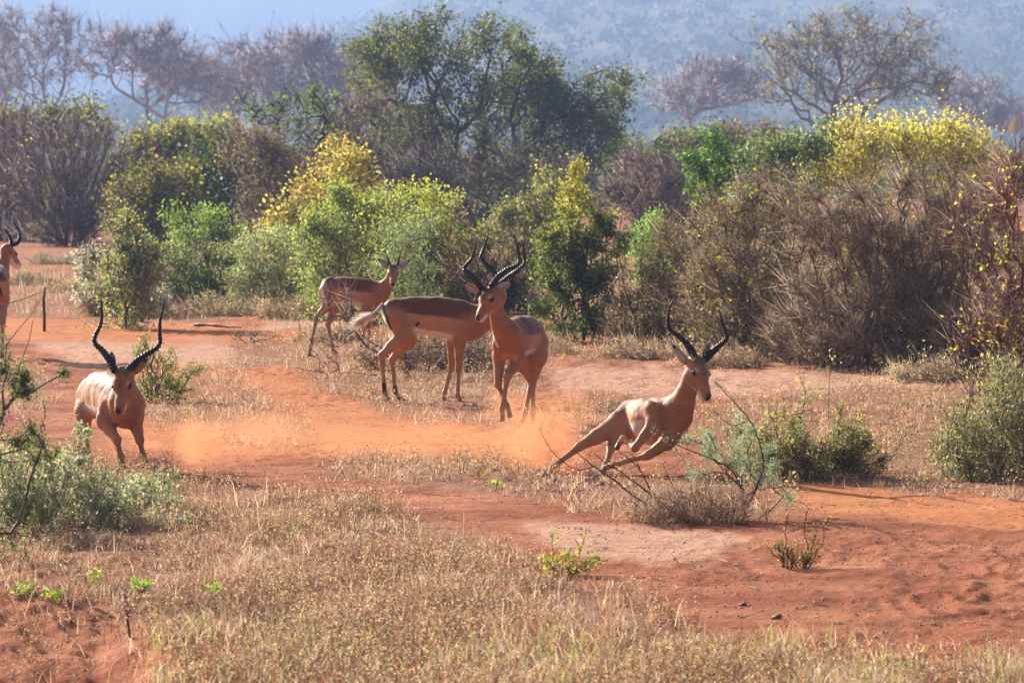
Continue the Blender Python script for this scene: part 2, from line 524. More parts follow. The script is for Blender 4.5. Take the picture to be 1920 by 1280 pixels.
def grow(base_pts, targets, bf=0.5, nsub=3, wob=0.12, sag=0.0):
    """join the targets to the bases as a branching tree; returns nodes, parents"""
    nodes = [np.array(b, float) for b in base_pts]
    par = [-1] * len(nodes)
    L = len(targets) * nsub + len(nodes)
    A = np.zeros((L, 3)); pl = np.zeros(L)
    A[:len(nodes)] = nodes
    n = len(nodes)
    pr = np.full(L, -1, int)
    b0 = np.mean(base_pts, 0)
    order = np.argsort(np.linalg.norm(targets - b0, axis=1) * (0.75 + 0.5 * rng.random(len(targets))))
    for i in order:
        T = targets[i]
        d = np.sqrt(((A[:n] - T) ** 2).sum(1))
        j = int(np.argmin(d + bf * pl[:n]))
        a = A[j]; dist = d[j]
        if dist < 1e-5: continue
        prev = j; pp = a
        rv = rng.normal(size=3) * wob * dist
        for s in range(1, nsub + 1):
            t = s / nsub
            q = a * (1 - t) + T * t + rv * (4 * t * (1 - t)) * (1 if s < nsub else 0)
            q[2] += -sag * dist * 4 * t * (1 - t)
            A[n] = q; pr[n] = prev; pl[n] = pl[prev] + sqrt(((q - pp) ** 2).sum())
            prev = n; pp = q; n += 1
    return A[:n], pr[:n]

def radii(A, pr, r_tip, expo=0.42, rmax=None):
    n = len(A)
    cnt = np.zeros(n)
    kids = np.zeros(n)
    for i in range(n):
        if pr[i] >= 0: kids[pr[i]] += 1
    cnt[kids == 0] = 1
    for i in range(n - 1, -1, -1):
        if pr[i] >= 0: cnt[pr[i]] += cnt[i]
    r = r_tip * np.maximum(cnt, 1) ** expo
    if rmax: r = np.minimum(r, rmax)
    return r

def frame_of(d):
    d = d / (np.linalg.norm(d, axis=1)[:, None] + 1e-9)
    ref = np.where(np.abs(d[:, 2:3]) > 0.9, np.array([[1., 0, 0]]), np.array([[0, 0, 1.]]))
    u = np.cross(d, ref); u /= np.linalg.norm(u, axis=1)[:, None] + 1e-9
    return u, np.cross(d, u)

def tubes(a, b, ra, rb, S):
    u, v = frame_of(b - a)
    ang = np.arange(S) * 2 * math.pi / S
    ring = u[:, None, :] * np.cos(ang)[None, :, None] + v[:, None, :] * np.sin(ang)[None, :, None]
    V = np.stack([a[:, None] + ring * ra[:, None, None], b[:, None] + ring * rb[:, None, None]], 1)  # n,2,S,3
    n = len(a)
    base = (np.arange(n) * 2 * S)[:, None]
    k = np.arange(S)
    F = np.stack([base + k, base + (k + 1) % S, base + S + (k + 1) % S, base + S + k], -1).reshape(-1, 4)
    return V.reshape(-1, 3), F

def spikes(a, b, ra):
    u, v = frame_of(b - a)
    ang = np.arange(3) * 2 * math.pi / 3
    ring = u[:, None, :] * np.cos(ang)[None, :, None] + v[:, None, :] * np.sin(ang)[None, :, None]
    V = np.concatenate([a[:, None] + ring * ra[:, None, None], b[:, None]], 1)
    n = len(a); base = (np.arange(n) * 4)[:, None]
    F = np.stack([np.stack([base[:, 0] + k, base[:, 0] + (k + 1) % 3, base[:, 0] + 3], -1) for k in range(3)], 1).reshape(-1, 3)
    return V.reshape(-1, 3), F

def branch_mesh(name, A, pr, r, twigs, twig_r, col, parent, loc, colvar=0.25, tipcol=None):
    i = np.where(pr >= 0)[0]
    a = A[pr[i]]; b = A[i]; ra = r[pr[i]] * 0.0 + np.minimum(r[pr[i]], r[i] * 1.35); rb = r[i]
    V = []; F4 = []; F3 = []; cols = []; off = 0
    big = rb > np.quantile(rb, 0.85)
    for m, S in ((big, 6), (~big, 3)):
        if m.sum() == 0: continue
        v, f = tubes(a[m], b[m], ra[m], rb[m], S)
        V.append(v); F4.append(f + off); off += len(v)
        c = np.array(col)[None] * (1 + colvar * rng.normal(size=(m.sum(), 1)))
        cols.append(np.repeat(c, 2 * S, 0))
    if twigs is not None and len(twigs[0]):
        v, f = spikes(twigs[0], twigs[1], np.full(len(twigs[0]), twig_r) * (0.6 + 0.8 * rng.random(len(twigs[0]))))
        V.append(v); F3.append(f + off); off += len(v)
        nt_ = len(twigs[0])
        tc_ = np.array(tipcol if tipcol is not None else col)[None] * np.exp(0.45 * rng.normal(size=(nt_, 1)))
        tc_ = np.where(rng.random((nt_, 1)) < .12, tc_ * 1.3 + np.array([[.10, .09, .08]]), tc_)
        cols.append(np.repeat(tc_, 4, 0))
    V = np.concatenate(V) - np.array(loc)[None]
    return mesh_np(name, V, F4 + F3, BARK, parent, cols=np.clip(np.concatenate(cols), 0.005, 1), smooth=False)

def leaf_quads(p, length, width, droop=0.0, up=0.2):
    n = len(p)
    d = rng.normal(size=(n, 3)); d[:, 2] += up - droop * 3
    d /= np.linalg.norm(d, axis=1)[:, None]
    nr = rng.normal(size=(n, 3))
    u = np.cross(d, nr); u /= np.linalg.norm(u, axis=1)[:, None] + 1e-9
    nn = np.cross(d, u)
    L = length * (0.6 + 0.8 * rng.random(n))[:, None]
    W = width * (0.6 + 0.8 * rng.random(n))[:, None]
    V = np.stack([p, p + d * L * 0.45 + u * W * 0.5 + nn * W * 0.12, p + d * L, p + d * L * 0.45 - u * W * 0.5 + nn * W * 0.12], 1)
    F = np.arange(n * 4).reshape(n, 4)
    return V.reshape(-1, 3), F

def to_ells(ells, D, rd):
    out = []
    for e in ells:
        px, py, rx, ry = e[:4]
        dd = e[4] if len(e) > 4 else 0.0
        c = P(px, py, D + dd)
        s = D / FPX
        out.append((c, (rx * s, rd if rd else rx * s * 0.8, ry * s)))
    return out

NT = 0
def plant(name, label, cat, base, ells, D=None, rd=None, nt=250, bf=0.5, clusters=None, shell=0.5, spread=0.28,
          bark=(0.10, 0.065, 0.05), tip_r=0.003, rmax=None, expo=0.42, wob=0.12, ntwig=0, twig_len=0.25, twig_r=0.0025, twig_up=0.5, tipcol=None,
          nleaf=0, leaf=(0.04, 0.022), cols=((0.08, 0.12, 0.03),), droop=0.0, sig=0.07, topcol=None, toph=0.7, nbase=1, base_r=0.1,
          group=None, branches='branches', mincol=0.7, nsub=3, leaf_on='tips', skirt=0.35, pts=None, first_sag=0.0):
    """base: pixel (px, py) on the ground; D defaults to where that row meets the ground"""
    global NT
    D0 = D if D is not None else Dg(base[1])
    if D0 > 36:      # farther plants: fewer, larger leaves
        nleaf = int(nleaf * 0.6); leaf = (leaf[0] * 1.35, leaf[1] * 1.35)
        ntwig = int(ntwig * 0.75); twig_r *= 1.2; nt = int(nt * 0.85)
    bx = P(base[0], base[1], D0)[0]
    b = np.array([bx, D0, 0.0])
    b[2] = float(ground_z(np.array([b[0]]), np.array([b[1]]))[0]) - 0.03
    root = thing(name, label, cat, b, group)
    E = to_ells(ells, D0, rd)
    T = fit_shape(E, nt, shell, clusters, spread)
    if skirt > 0:
        k = rng.random(len(T)) < skirt
        T[k, 2] *= rng.uniform(0.08, 0.75, k.sum())
    if pts:
        T = np.concatenate([T, np.array([P(q[0], q[1], D0 + q[2]) for q in pts])]) if len(T) else np.array([P(q[0], q[1], D0 + q[2]) for q in pts])
    bases = [b + np.array([rng.normal() * base_r, rng.normal() * base_r, 0]) * (1 if k else 0) for k in range(nbase)]
    A, pr = grow(bases, T, bf, nsub, wob)
    r = radii(A, pr, tip_r, expo, rmax)
    kids = np.zeros(len(A), int); np.add.at(kids, pr[pr >= 0], 1)
    outer = np.where((r <= np.quantile(r, 0.75)) & (pr >= 0))[0]
    tw = None
    ends = A[outer]
    if ntwig:
        j = rng.choice(outer, ntwig)
        t = rng.random((ntwig, 1))
        a = A[j] * t + A[pr[j]] * (1 - t)
        dpar = A[j] - A[pr[j]]; dpar /= np.linalg.norm(dpar, axis=1)[:, None] + 1e-9
        d = dpar * 0.7 + rng.normal(size=(ntwig, 3)) * 0.75 + np.array([0, 0, twig_up])
        d /= np.linalg.norm(d, axis=1)[:, None]
        e = a + d * twig_len * (0.25 + 1.7 * rng.random((ntwig, 1)) ** 1.8)
        tw = (a, e)
    br = branch_mesh(branches, A, pr, r, tw, twig_r, bark, root, b, tipcol=tipcol)
    if nbase > 1: br['kind'] = 'stuff'
    ntri = sum(len(p.vertices) - 2 for p in ()) + len(br.data.loops) - 2 * len(br.data.polygons)
    if nleaf:
        if tw is not None and leaf_on == 'twigs':
            j = rng.integers(0, ntwig, nleaf)
            t = rng.random((nleaf, 1)) ** 0.6
            p = tw[0][j] * (1 - t) + tw[1][j] * t + rng.normal(size=(nleaf, 3)) * sig * 0.3
        else:
            j = rng.choice(outer, nleaf)
            p = A[j] + rng.normal(size=(nleaf, 3)) * sig
        p[:, 2] = np.maximum(p[:, 2], 0.02)
        V, F = leaf_quads(p, leaf[0], leaf[1], droop)
        cc = np.array(cols)[rng.integers(0, len(cols), nleaf)]
        # each spray keeps a tint of its own
        jit = (mincol + (1.35 - mincol) * _hash((j * 7).astype(np.int64), (j * 0).astype(np.int64), (j * 0).astype(np.int64), 3))[:, None]
        cc = cc * jit * (1 + 0.15 * rng.normal(size=(nleaf, 1)))
        if topcol is not None:
            z0, z1 = np.quantile(p[:, 2], [0.02, 0.98])
            h = (p[:, 2] - z0) / (z1 - z0 + 1e-6) + 0.18 * rng.normal(size=nleaf)
            k = np.clip((h - toph) / 0.2, 0, 1)[:, None]
            cc = cc * (1 - k) + np.array(topcol)[None] * k * (0.8 + 0.4 * rng.random((nleaf, 1)))
        fo = mesh_np('foliage', V - b[None], F, LEAF, root, cols=np.repeat(np.clip(cc, 0.004, 0.9), 4, 0))
        fo['kind'] = 'stuff'
        ntri += 2 * nleaf
    NT += ntri
    return root

# palettes (linear)
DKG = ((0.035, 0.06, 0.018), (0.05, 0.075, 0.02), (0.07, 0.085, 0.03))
MIDG = ((0.08, 0.13, 0.03), (0.11, 0.15, 0.04), (0.14, 0.16, 0.05))
BRTG = ((0.17, 0.24, 0.075), (0.22, 0.27, 0.09), (0.26, 0.28, 0.12), (0.13, 0.19, 0.06), (0.10, 0.13, 0.05), (0.25, 0.20, 0.11))
YELG = ((0.25, 0.24, 0.04), (0.33, 0.30, 0.05), (0.17, 0.19, 0.04))
YEL = ((0.38, 0.35, 0.10), (0.44, 0.39, 0.13), (0.25, 0.27, 0.08), (0.15, 0.18, 0.06), (0.12, 0.13, 0.05), (0.20, 0.16, 0.08))
OCH = ((0.44, 0.33, 0.10), (0.52, 0.41, 0.15), (0.30, 0.22, 0.08), (0.34, 0.32, 0.09), (0.22, 0.24, 0.07))
OLIVE = ((0.10, 0.10, 0.03), (0.14, 0.13, 0.045), (0.08, 0.09, 0.03))
GREYG = ((0.17, 0.20, 0.11), (0.22, 0.24, 0.14), (0.12, 0.15, 0.08))
BROWNL = ((0.14, 0.085, 0.05), (0.18, 0.12, 0.07), (0.10, 0.07, 0.045))
BRN = (0.11, 0.06, 0.045)
PURP = (0.14, 0.08, 0.065)

def plants_far():
    g = 'bare trees on the far plain'
    # far bare trees, left
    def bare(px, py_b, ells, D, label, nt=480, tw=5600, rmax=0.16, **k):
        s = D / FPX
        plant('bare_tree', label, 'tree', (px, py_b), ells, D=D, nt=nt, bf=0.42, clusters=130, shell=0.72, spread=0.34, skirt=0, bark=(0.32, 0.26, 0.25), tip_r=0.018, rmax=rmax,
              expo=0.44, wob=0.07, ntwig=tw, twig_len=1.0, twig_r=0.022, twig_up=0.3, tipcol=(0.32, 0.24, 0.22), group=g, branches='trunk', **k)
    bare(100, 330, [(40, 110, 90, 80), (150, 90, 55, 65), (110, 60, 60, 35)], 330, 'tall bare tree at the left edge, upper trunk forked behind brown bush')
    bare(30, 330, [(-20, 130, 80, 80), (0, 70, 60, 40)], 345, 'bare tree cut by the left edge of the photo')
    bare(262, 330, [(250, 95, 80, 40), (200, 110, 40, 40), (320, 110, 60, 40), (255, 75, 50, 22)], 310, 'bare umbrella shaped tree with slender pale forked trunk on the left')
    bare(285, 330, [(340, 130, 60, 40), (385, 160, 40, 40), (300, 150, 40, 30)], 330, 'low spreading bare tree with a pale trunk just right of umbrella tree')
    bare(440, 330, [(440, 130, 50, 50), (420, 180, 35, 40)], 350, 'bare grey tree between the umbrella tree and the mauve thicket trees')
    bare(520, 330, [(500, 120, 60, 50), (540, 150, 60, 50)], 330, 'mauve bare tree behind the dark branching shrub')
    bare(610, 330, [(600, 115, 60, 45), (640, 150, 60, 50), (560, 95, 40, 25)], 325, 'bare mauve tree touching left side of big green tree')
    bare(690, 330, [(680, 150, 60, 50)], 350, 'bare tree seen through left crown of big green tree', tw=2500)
    # right
    plant('thorn_tree', 'broad half bare grey tree rising behind the yellow bush on the right', 'tree', (1592, 330),
          [(1600, 120, 165, 75), (1510, 110, 75, 55), (1700, 120, 90, 55), (1620, 60, 110, 35), (1760, 165, 50, 30), (1480, 160, 45, 40)],
          D=230, nt=900, bf=0.42, clusters=200, shell=0.7, spread=0.34, skirt=0, wob=0.07, bark=(0.19, 0.155, 0.13), tip_r=0.018, rmax=0.24, expo=0.46, ntwig=5000,
          twig_len=0.7, twig_r=0.013, tipcol=(0.16, 0.12, 0.09), nleaf=9000, leaf=(0.16, 0.10), sig=0.3, cols=((0.15, 0.15, 0.07), (0.19, 0.17, 0.09), (0.16, 0.12, 0.07)), branches='trunk')
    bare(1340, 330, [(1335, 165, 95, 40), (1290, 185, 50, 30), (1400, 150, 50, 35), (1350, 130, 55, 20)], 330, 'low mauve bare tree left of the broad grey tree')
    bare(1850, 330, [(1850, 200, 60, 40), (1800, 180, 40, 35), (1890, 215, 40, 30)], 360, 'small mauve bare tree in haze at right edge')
    # scrub of the plain
    n = 1800
    D = rng.uniform(190, 900, n); u = rng.uniform(-0.24, 0.24, n)
    V = []; k = 26
    cx = u * D; r = rng.uniform(0.8, 2.0, n)
    cen = np.stack([cx, D, r * 0.6], 1)
    p = cen[:, None] + rng.normal(size=(n, k, 3)) * (r * 0.5)[:, None, None]
    p = p.reshape(-1, 3); p[:, 2] = np.maximum(p[:, 2], 0.1)
    V, F = leaf_quads(p, 1.0, 0.6)
    cc = np.repeat(np.array(((0.08, 0.10, 0.04), (0.16, 0.12, 0.08), (0.11, 0.13, 0.05), (0.2, 0.16, 0.1)))[rng.integers(0, 4, n)], k, 0)
    cc = cc * (0.75 + 0.5 * rng.random((len(cc), 1)))
    o = mesh_np('far_scrub', V, F, MATTE, cols=np.repeat(cc, 4, 0))
    tag(o, 'scrub scattered over the hazy plain behind the trees', 'scrub', kind='stuff')
    # trees dotted over the hillside
    n = 1500
    Y = rng.uniform(740, 1700, n); X = rng.uniform(-0.15, 0.16, n) * Y
    Z = z_near(X, Y, (Y - 720) / 1480.)
    r = rng.uniform(2, 5, n); k = 24
    cen = np.stack([X, Y, Z + r * 0.7], 1)
    p = (cen[:, None] + rng.normal(size=(n, k, 3)) * np.stack([r * .6, r * .6, r * .32], 1)[:, None]).reshape(-1, 3)
    V, F = leaf_quads(p, 2.0, 1.4)
    cc = np.repeat(np.array(((0.04, 0.055, 0.025), (0.09, 0.10, 0.045), (0.06, 0.08, 0.03), (0.24, 0.20, 0.14)))[rng.choice(4, n, p=(.35, .3, .25, .1))], k, 0)
    o = mesh_np('hillside_trees', V, F, MATTE, cols=np.repeat(cc, 4, 0))
    tag(o, 'pale and dark trees dotted over the hazy hillside', 'trees', kind='stuff')

def plants_mid():
    # ---- the big green tree
    plant('acacia_tree', 'big dark green tree with twisted limbs, centre of the skyline', 'tree', (880, 398),
          [(760, 110, 95, 60), (860, 80, 110, 50), (960, 130, 65, 50), (980, 100, 30, 35), (820, 190, 130, 60), (950, 200, 110, 60), (1080, 200, 100, 65), (1130, 180, 55, 40),
           (1060, 150, 40, 28), (700, 140, 50, 55), (900, 280, 190, 60), (1080, 270, 80, 55), (760, 270, 60, 60), (720, 90, 40, 30), (1150, 240, 30, 30), (900, 340, 180, 40)],
          D=122, rd=2.9, nt=1150, bf=0.4, clusters=320, shell=0.6, spread=0.36, skirt=0.12, wob=0.08, bark=(0.045, 0.036, 0.032), tip_r=0.014, rmax=0.22, expo=0.46, ntwig=2500, twig_len=0.4, twig_r=0.01,
          nleaf=88000, leaf=(0.085, 0.047), sig=0.18, cols=((0.10, 0.12, 0.035), (0.14, 0.15, 0.05), (0.065, 0.075, 0.024)), mincol=0.4, nsub=3, branches='trunk')
    plant('thicket_bush', 'brown twiggy thicket under left side of the big green tree', 'bush', (640, 400),
          [(600, 270, 80, 60), (680, 260, 70, 70), (740, 320, 80, 60), (560, 320, 70, 50)], D=110, rd=2.0, nt=420, bf=0.5, clusters=60, bark=(0.13, 0.09, 0.08), tip_r=0.008, ntwig=7000, twig_len=0.5,
          twig_r=0.007, tipcol=(0.15, 0.10, 0.085), nleaf=14000, leaf=(0.08, 0.05), sig=0.2, cols=((0.10, 0.075, 0.05), (0.08, 0.09, 0.035), (0.12, 0.09, 0.06)))
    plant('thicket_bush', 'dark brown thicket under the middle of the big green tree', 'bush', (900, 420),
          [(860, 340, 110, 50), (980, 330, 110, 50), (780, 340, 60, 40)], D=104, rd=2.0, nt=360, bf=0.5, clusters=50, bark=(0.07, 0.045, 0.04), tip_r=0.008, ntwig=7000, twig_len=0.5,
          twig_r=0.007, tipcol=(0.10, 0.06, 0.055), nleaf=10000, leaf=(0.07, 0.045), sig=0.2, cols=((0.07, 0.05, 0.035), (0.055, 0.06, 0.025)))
    plant('branching_shrub', 'dark spreading shrub with crooked bare limbs above yellow bush', 'shrub', (575, 400),
          [(560, 230, 110, 40), (500, 215, 50, 35), (620, 215, 60, 45), (560, 190, 70, 25)], D=105, rd=1.4, nt=230, bf=0.25, clusters=40, shell=0.7, bark=(0.05, 0.035, 0.032), tip_r=0.010, rmax=0.11,
          expo=0.5, wob=0.2, ntwig=1800, twig_len=0.4, twig_r=0.007, nleaf=2600, leaf=(0.08, 0.05), sig=0.15, cols=MIDG)
    # ---- left middle
    fan = dict(nt=520, bf=0.95, clusters=90, shell=0.6, bark=(0.12, 0.075, 0.075), tip_r=0.0065, rmax=0.035, wob=0.05, ntwig=9000, twig_len=0.55, twig_r=0.006, twig_up=0.9,
               tipcol=(0.17, 0.11, 0.11))
    plant('twig_bush', 'tall brown bare bush fanning up from one base on the left', 'bush', (133, 462),
          [(120, 300, 85, 90), (60, 310, 60, 80), (180, 320, 50, 90), (120, 380, 50, 50)], rd=1.1, nbase=5, nleaf=2500, leaf=(0.05, 0.03), sig=0.1, cols=YELG, **fan)
    plant('twig_bush', 'brown bare bush at the left edge of the photo', 'bush', (0, 450),
          [(-10, 320, 70, 100), (40, 270, 60, 50), (-60, 350, 60, 80)], D=108, rd=1.2, nbase=4, nleaf=4500, leaf=(0.07, 0.04), sig=0.15, cols=((0.12, 0.10, 0.04), (0.14, 0.085, 0.07)), **fan)
    plant('leafy_bush', 'olive bush top showing above the tall brown bush', 'bush', (90, 440),
          [(60, 225, 70, 22), (150, 235, 50, 25), (100, 260, 90, 30)], D=125, rd=1.4, nt=160, nleaf=11000, leaf=(0.11, 0.07), sig=0.25, cols=OLIVE + YELG[2:], clusters=40)
    plant('leafy_bush', 'yellow green bush crown beneath the umbrella shaped bare tree', 'bush', (330, 430),
          [(290, 270, 50, 28), (350, 258, 60, 26), (405, 265, 45, 28), (310, 300, 80, 34)], D=112, rd=1.6, nt=260, nleaf=17000, leaf=(0.10, 0.06), sig=0.24, cols=YELG[2:] + OLIVE + BROWNL[:2], topcol=(0.24, 0.24, 0.06), toph=0.75, ntwig=3000, twig_len=.4, twig_r=.007, clusters=50, mincol=0.45)
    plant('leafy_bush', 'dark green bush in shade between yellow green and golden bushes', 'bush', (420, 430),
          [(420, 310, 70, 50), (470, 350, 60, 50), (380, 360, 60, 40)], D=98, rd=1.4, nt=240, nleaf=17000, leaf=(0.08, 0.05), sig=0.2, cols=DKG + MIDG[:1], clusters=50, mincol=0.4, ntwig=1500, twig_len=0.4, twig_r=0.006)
    plant('leafy_bush', 'olive bush with a few yellow sprays behind the bright shrubs', 'bush', (300, 450),
          [(275, 350, 60, 40), (330, 345, 45, 35), (225, 385, 32, 40), (310, 400, 60, 35)], D=84, rd=1.2, nt=260, nleaf=15000, leaf=(0.07, 0.045), sig=0.16, cols=YELG[1:] + MIDG[:2] + OLIVE + BROWNL, clusters=50, mincol=0.5, ntwig=1500, twig_len=0.3, twig_r=0.005)
    plant('thicket_bush', 'grey brown thicket behind the left end of the golden bush', 'bush', (490, 450),
          [(480, 290, 60, 60), (540, 340, 60, 50), (500, 390, 50, 40)], D=90, rd=1.3, nt=260, nleaf=9000, leaf=(0.06, 0.04), sig=0.16, cols=BROWNL + OLIVE, clusters=50, ntwig=5000, twig_len=0.4, twig_r=0.005, tipcol=PURP)
    plant('golden_bush', 'golden yellow leafed bush rising behind bright green shrubs', 'bush', (620, 500),
          [(650, 305, 55, 35), (620, 350, 80, 40), (560, 390, 70, 30), (690, 370, 50, 50), (640, 400, 90, 50), (510, 410, 35, 20)], D=64, rd=0.9, nt=330, nleaf=20000, leaf=(0.05, 0.032), sig=0.1, cols=OCH + YEL[:1], clusters=70, spread=0.3,
          mincol=0.5, ntwig=1500, twig_len=0.3, twig_r=0.004)
    # ---- near left bushes
    plant('leafy_bush', 'dark centred green bush left of the pale green shrub', 'bush', (375, 572),
          [(370, 425, 65, 50), (400, 480, 60, 60), (340, 500, 70, 60), (420, 540, 60, 30), (300, 540, 60, 30)], rd=0.65, nt=300, nleaf=26000, leaf=(0.035, 0.021), sig=0.06, cols=MIDG[1:] + BRTG[:4] + GREYG[:2], clusters=70, mincol=0.4, topcol=(0.17, 0.25, 0.06), toph=0.75, nbase=4)
    plant('leafy_bush', 'low olive yellow bush at left end of the green row', 'bush', (235, 555),
          [(245, 450, 40, 38), (225, 495, 45, 40), (275, 505, 50, 42)], D=50, rd=0.6, nt=240, nleaf=13000, leaf=(0.035, 0.021), sig=0.07, cols=BRTG[:3] + GREYG + OCH[:1], clusters=55, mincol=0.5, ntwig=2500, twig_len=0.2, twig_r=0.003, nbase=4)
    plant('silver_shrub', 'silvery grey shrub standing left of the green row', 'shrub', (245, 590),
          [(190, 520, 35, 50), (240, 540, 45, 45), (280, 540, 40, 40), (160, 490, 15, 30)], rd=0.5, nt=200, nleaf=13000, leaf=(0.03, 0.014), sig=0.06, cols=((0.36, 0.35, 0.27), (0.26, 0.26, 0.17), (0.42, 0.39, 0.31)), clusters=50, ntwig=2500, twig_len=0.2, twig_r=0.003, nbase=5, bark=(0.15, 0.10, 0.08))
    plant('pale_shrub', 'soft pale green shrub left of the young antelope', 'shrub', (520, 578),
          [(480, 480, 50, 55), (540, 500, 60, 60), (590, 490, 50, 60), (450, 530, 40, 40), (530, 440, 40, 25)], rd=0.7, nt=320, nleaf=30000, leaf=(0.034, 0.014), sig=0.06, cols=((0.27, 0.33, 0.13), (0.32, 0.37, 0.18), (0.20, 0.26, 0.11), (0.30, 0.26, 0.15)), clusters=80, mincol=0.6, nbase=5, bark=(0.2, 0.15, 0.1))
    plant('bright_shrub', 'bright lime green shrub behind the young antelope, left half', 'shrub', (660, 590),
          [(650, 420, 60, 60), (620, 470, 50, 60), (700, 400, 60, 55), (680, 500, 60, 60), (590, 420, 30, 30)], D=52, rd=0.8, nt=360, nleaf=30000, leaf=(0.036, 0.02), sig=0.07, cols=BRTG, clusters=90, mincol=0.6, topcol=(0.28, 0.32, 0.08), toph=0.8, nbase=5, bark=(0.15, 0.1, 0.06))
    plant('bright_shrub', 'bright yellow green shrub behind the standing antelope', 'shrub', (830, 590),
          [(780, 390, 60, 45), (850, 390, 50, 45), (760, 470, 70, 70), (850, 480, 70, 70), (895, 430, 25, 45), (800, 540, 90, 40)], D=51, rd=0.8, nt=400, nleaf=34000, leaf=(0.036, 0.02), sig=0.07, cols=BRTG + YELG[1:2], clusters=90, mincol=0.55, topcol=(0.30, 0.33, 0.08), toph=0.78, nbase=5, bark=(0.15, 0.1, 0.06))
    plant('pale_shrub', 'blue green feathery shrub amid the bright green shrubs', 'shrub', (770, 600),
          [(780, 440, 35, 40), (750, 480, 45, 50), (790, 520, 40, 40)], D=48.5, rd=0.5, nt=200, nleaf=11000, leaf=(0.04, 0.009), sig=0.06, cols=((0.19, 0.25, 0.10), (0.24, 0.29, 0.13), (0.14, 0.17, 0.07)), clusters=50, nbase=3)
    plant('leafy_bush', 'yellowish bush between the big tree and the dense round shrub', 'bush', (1010, 500),
          [(1010, 370, 50, 40), (980, 410, 50, 40), (1030, 430, 50, 50)], D=78, rd=0.9, nt=220, nleaf=13000, leaf=(0.055, 0.035), sig=0.12, cols=YELG[2:] + OLIVE + OCH[3:], clusters=50, mincol=0.5, ntwig=1500, twig_len=0.3, twig_r=0.004)
    plant('leafy_bush', 'dull green thin shrub behind the horns of the walking antelope', 'bush', (960, 600),
          [(940, 480, 50, 60), (930, 550, 50, 40), (980, 520, 40, 50)], D=50, rd=0.5, nt=200, nleaf=8000, leaf=(0.034, 0.02), sig=0.07, cols=GREYG + YELG[2:] + BROWNL[:2], clusters=50, mincol=0.5, ntwig=3500, twig_len=0.25, twig_r=0.003)
    plant('dense_shrub', 'dense dark green shrub with yellow tips and a tall spike', 'shrub', (1095, 640),
          [(1080, 400, 48, 40), (1080, 430, 65, 50), (1060, 500, 75, 60), (1120, 480, 60, 70), (1150, 440, 30, 35), (1080, 375, 35, 30), (1080, 345, 14, 20), (1078, 318, 7, 14), (1040, 560, 60, 50), (1130, 550, 45, 45)],
          rd=0.55, nt=420, bf=0.6, nleaf=30000, leaf=(0.032, 0.02), sig=0.042, cols=DKG + MIDG + YELG[2:], clusters=110, spread=0.24, mincol=0.5, topcol=(0.30, 0.28, 0.07), toph=0.7, bark=(0.09, 0.05, 0.04), tip_r=0.004, rmax=0.05, nbase=4, base_r=0.15, shell=0.75, pts=[(1078, 302, 0), (1080, 315, .02), (1076, 330, 0), (1084, 340, -.02), (1070, 352, 0), (1088, 360, .03), (1074, 322, -.02), (1092, 372, 0), (1066, 368, 0), (1090, 305, 0)])
    plant('thicket_bush', 'mauve brown twig thicket right of the dense dark shrub', 'bush', (1230, 500),
          [(1220, 360, 80, 50), (1170, 340, 40, 40), (1290, 370, 60, 50), (1230, 420, 90, 40)], D=82, rd=1.2, nt=350, ntwig=11000, twig_len=0.35, twig_r=0.0045, bark=PURP, tipcol=(0.16, 0.10, 0.09), nleaf=3500, leaf=(0.04, 0.03), sig=0.12, cols=BROWNL, clusters=60)
    plant('leafy_bush', 'low green bush on the plain right of big green tree', 'bush', (1250, 400),
          [(1210, 285, 70, 22), (1300, 270, 60, 25), (1250, 300, 90, 25)], D=125, rd=1.6, nt=180, nleaf=14000, leaf=(0.11, 0.07), sig=0.25, cols=OLIVE + MIDG, clusters=40)
    plant('thicket_bush', 'brownish bush below the low mauve bare tree', 'bush', (1350, 400),
          [(1340, 260, 60, 20), (1400, 280, 60, 30), (1300, 300, 60, 30)], D=118, rd=1.6, nt=180, nleaf=9000, leaf=(0.10, 0.06), sig=0.25, cols=BROWNL + OLIVE, ntwig=3000, twig_len=0.5, twig_r=0.006, clusters=40)
    plant('green_bush', 'vivid green leafy bush left of the grey green bush', 'bush', (1340, 560),
          [(1340, 300, 32, 40), (1325, 350, 22, 30), (1375, 320, 30, 30), (1300, 300, 18, 12)], D=62, rd=0.6, nt=180, nleaf=9000, leaf=(0.06, 0.025), sig=0.08, cols=((0.08, 0.15, 0.03), (0.11, 0.19, 0.045), (0.05, 0.09, 0.025)), clusters=40, mincol=0.5)
    plant('green_bush', 'bush with drooping grey green pods left of the yellow bush', 'bush', (1440, 560),
          [(1430, 320, 60, 55), (1500, 270, 50, 40), (1470, 350, 70, 50), (1540, 260, 30, 25), (1380, 370, 50, 40)], D=57, rd=0.9, nt=300, nleaf=22000, leaf=(0.05, 0.022), sig=0.09, cols=GREYG + MIDG + DKG[:1], clusters=70, mincol=0.5, droop=0.25)
    plant('yellow_bush', 'large yellow leafed bush on the right skyline', 'bush', (1690, 560),
          [(1660, 255, 70, 32), (1740, 260, 75, 35), (1600, 280, 60, 40), (1820, 285, 50, 35), (1700, 310, 130, 45), (1570, 310, 45, 35), (1840, 320, 40, 30)], D=58, rd=1.0, nt=520, nleaf=31000, leaf=(0.038, 0.025), sig=0.13,
          cols=YEL + YELG[1:2], topcol=(0.48, 0.43, 0.12), toph=0.65, clusters=110, mincol=0.5, ntwig=2500, twig_len=0.3, twig_r=0.004)
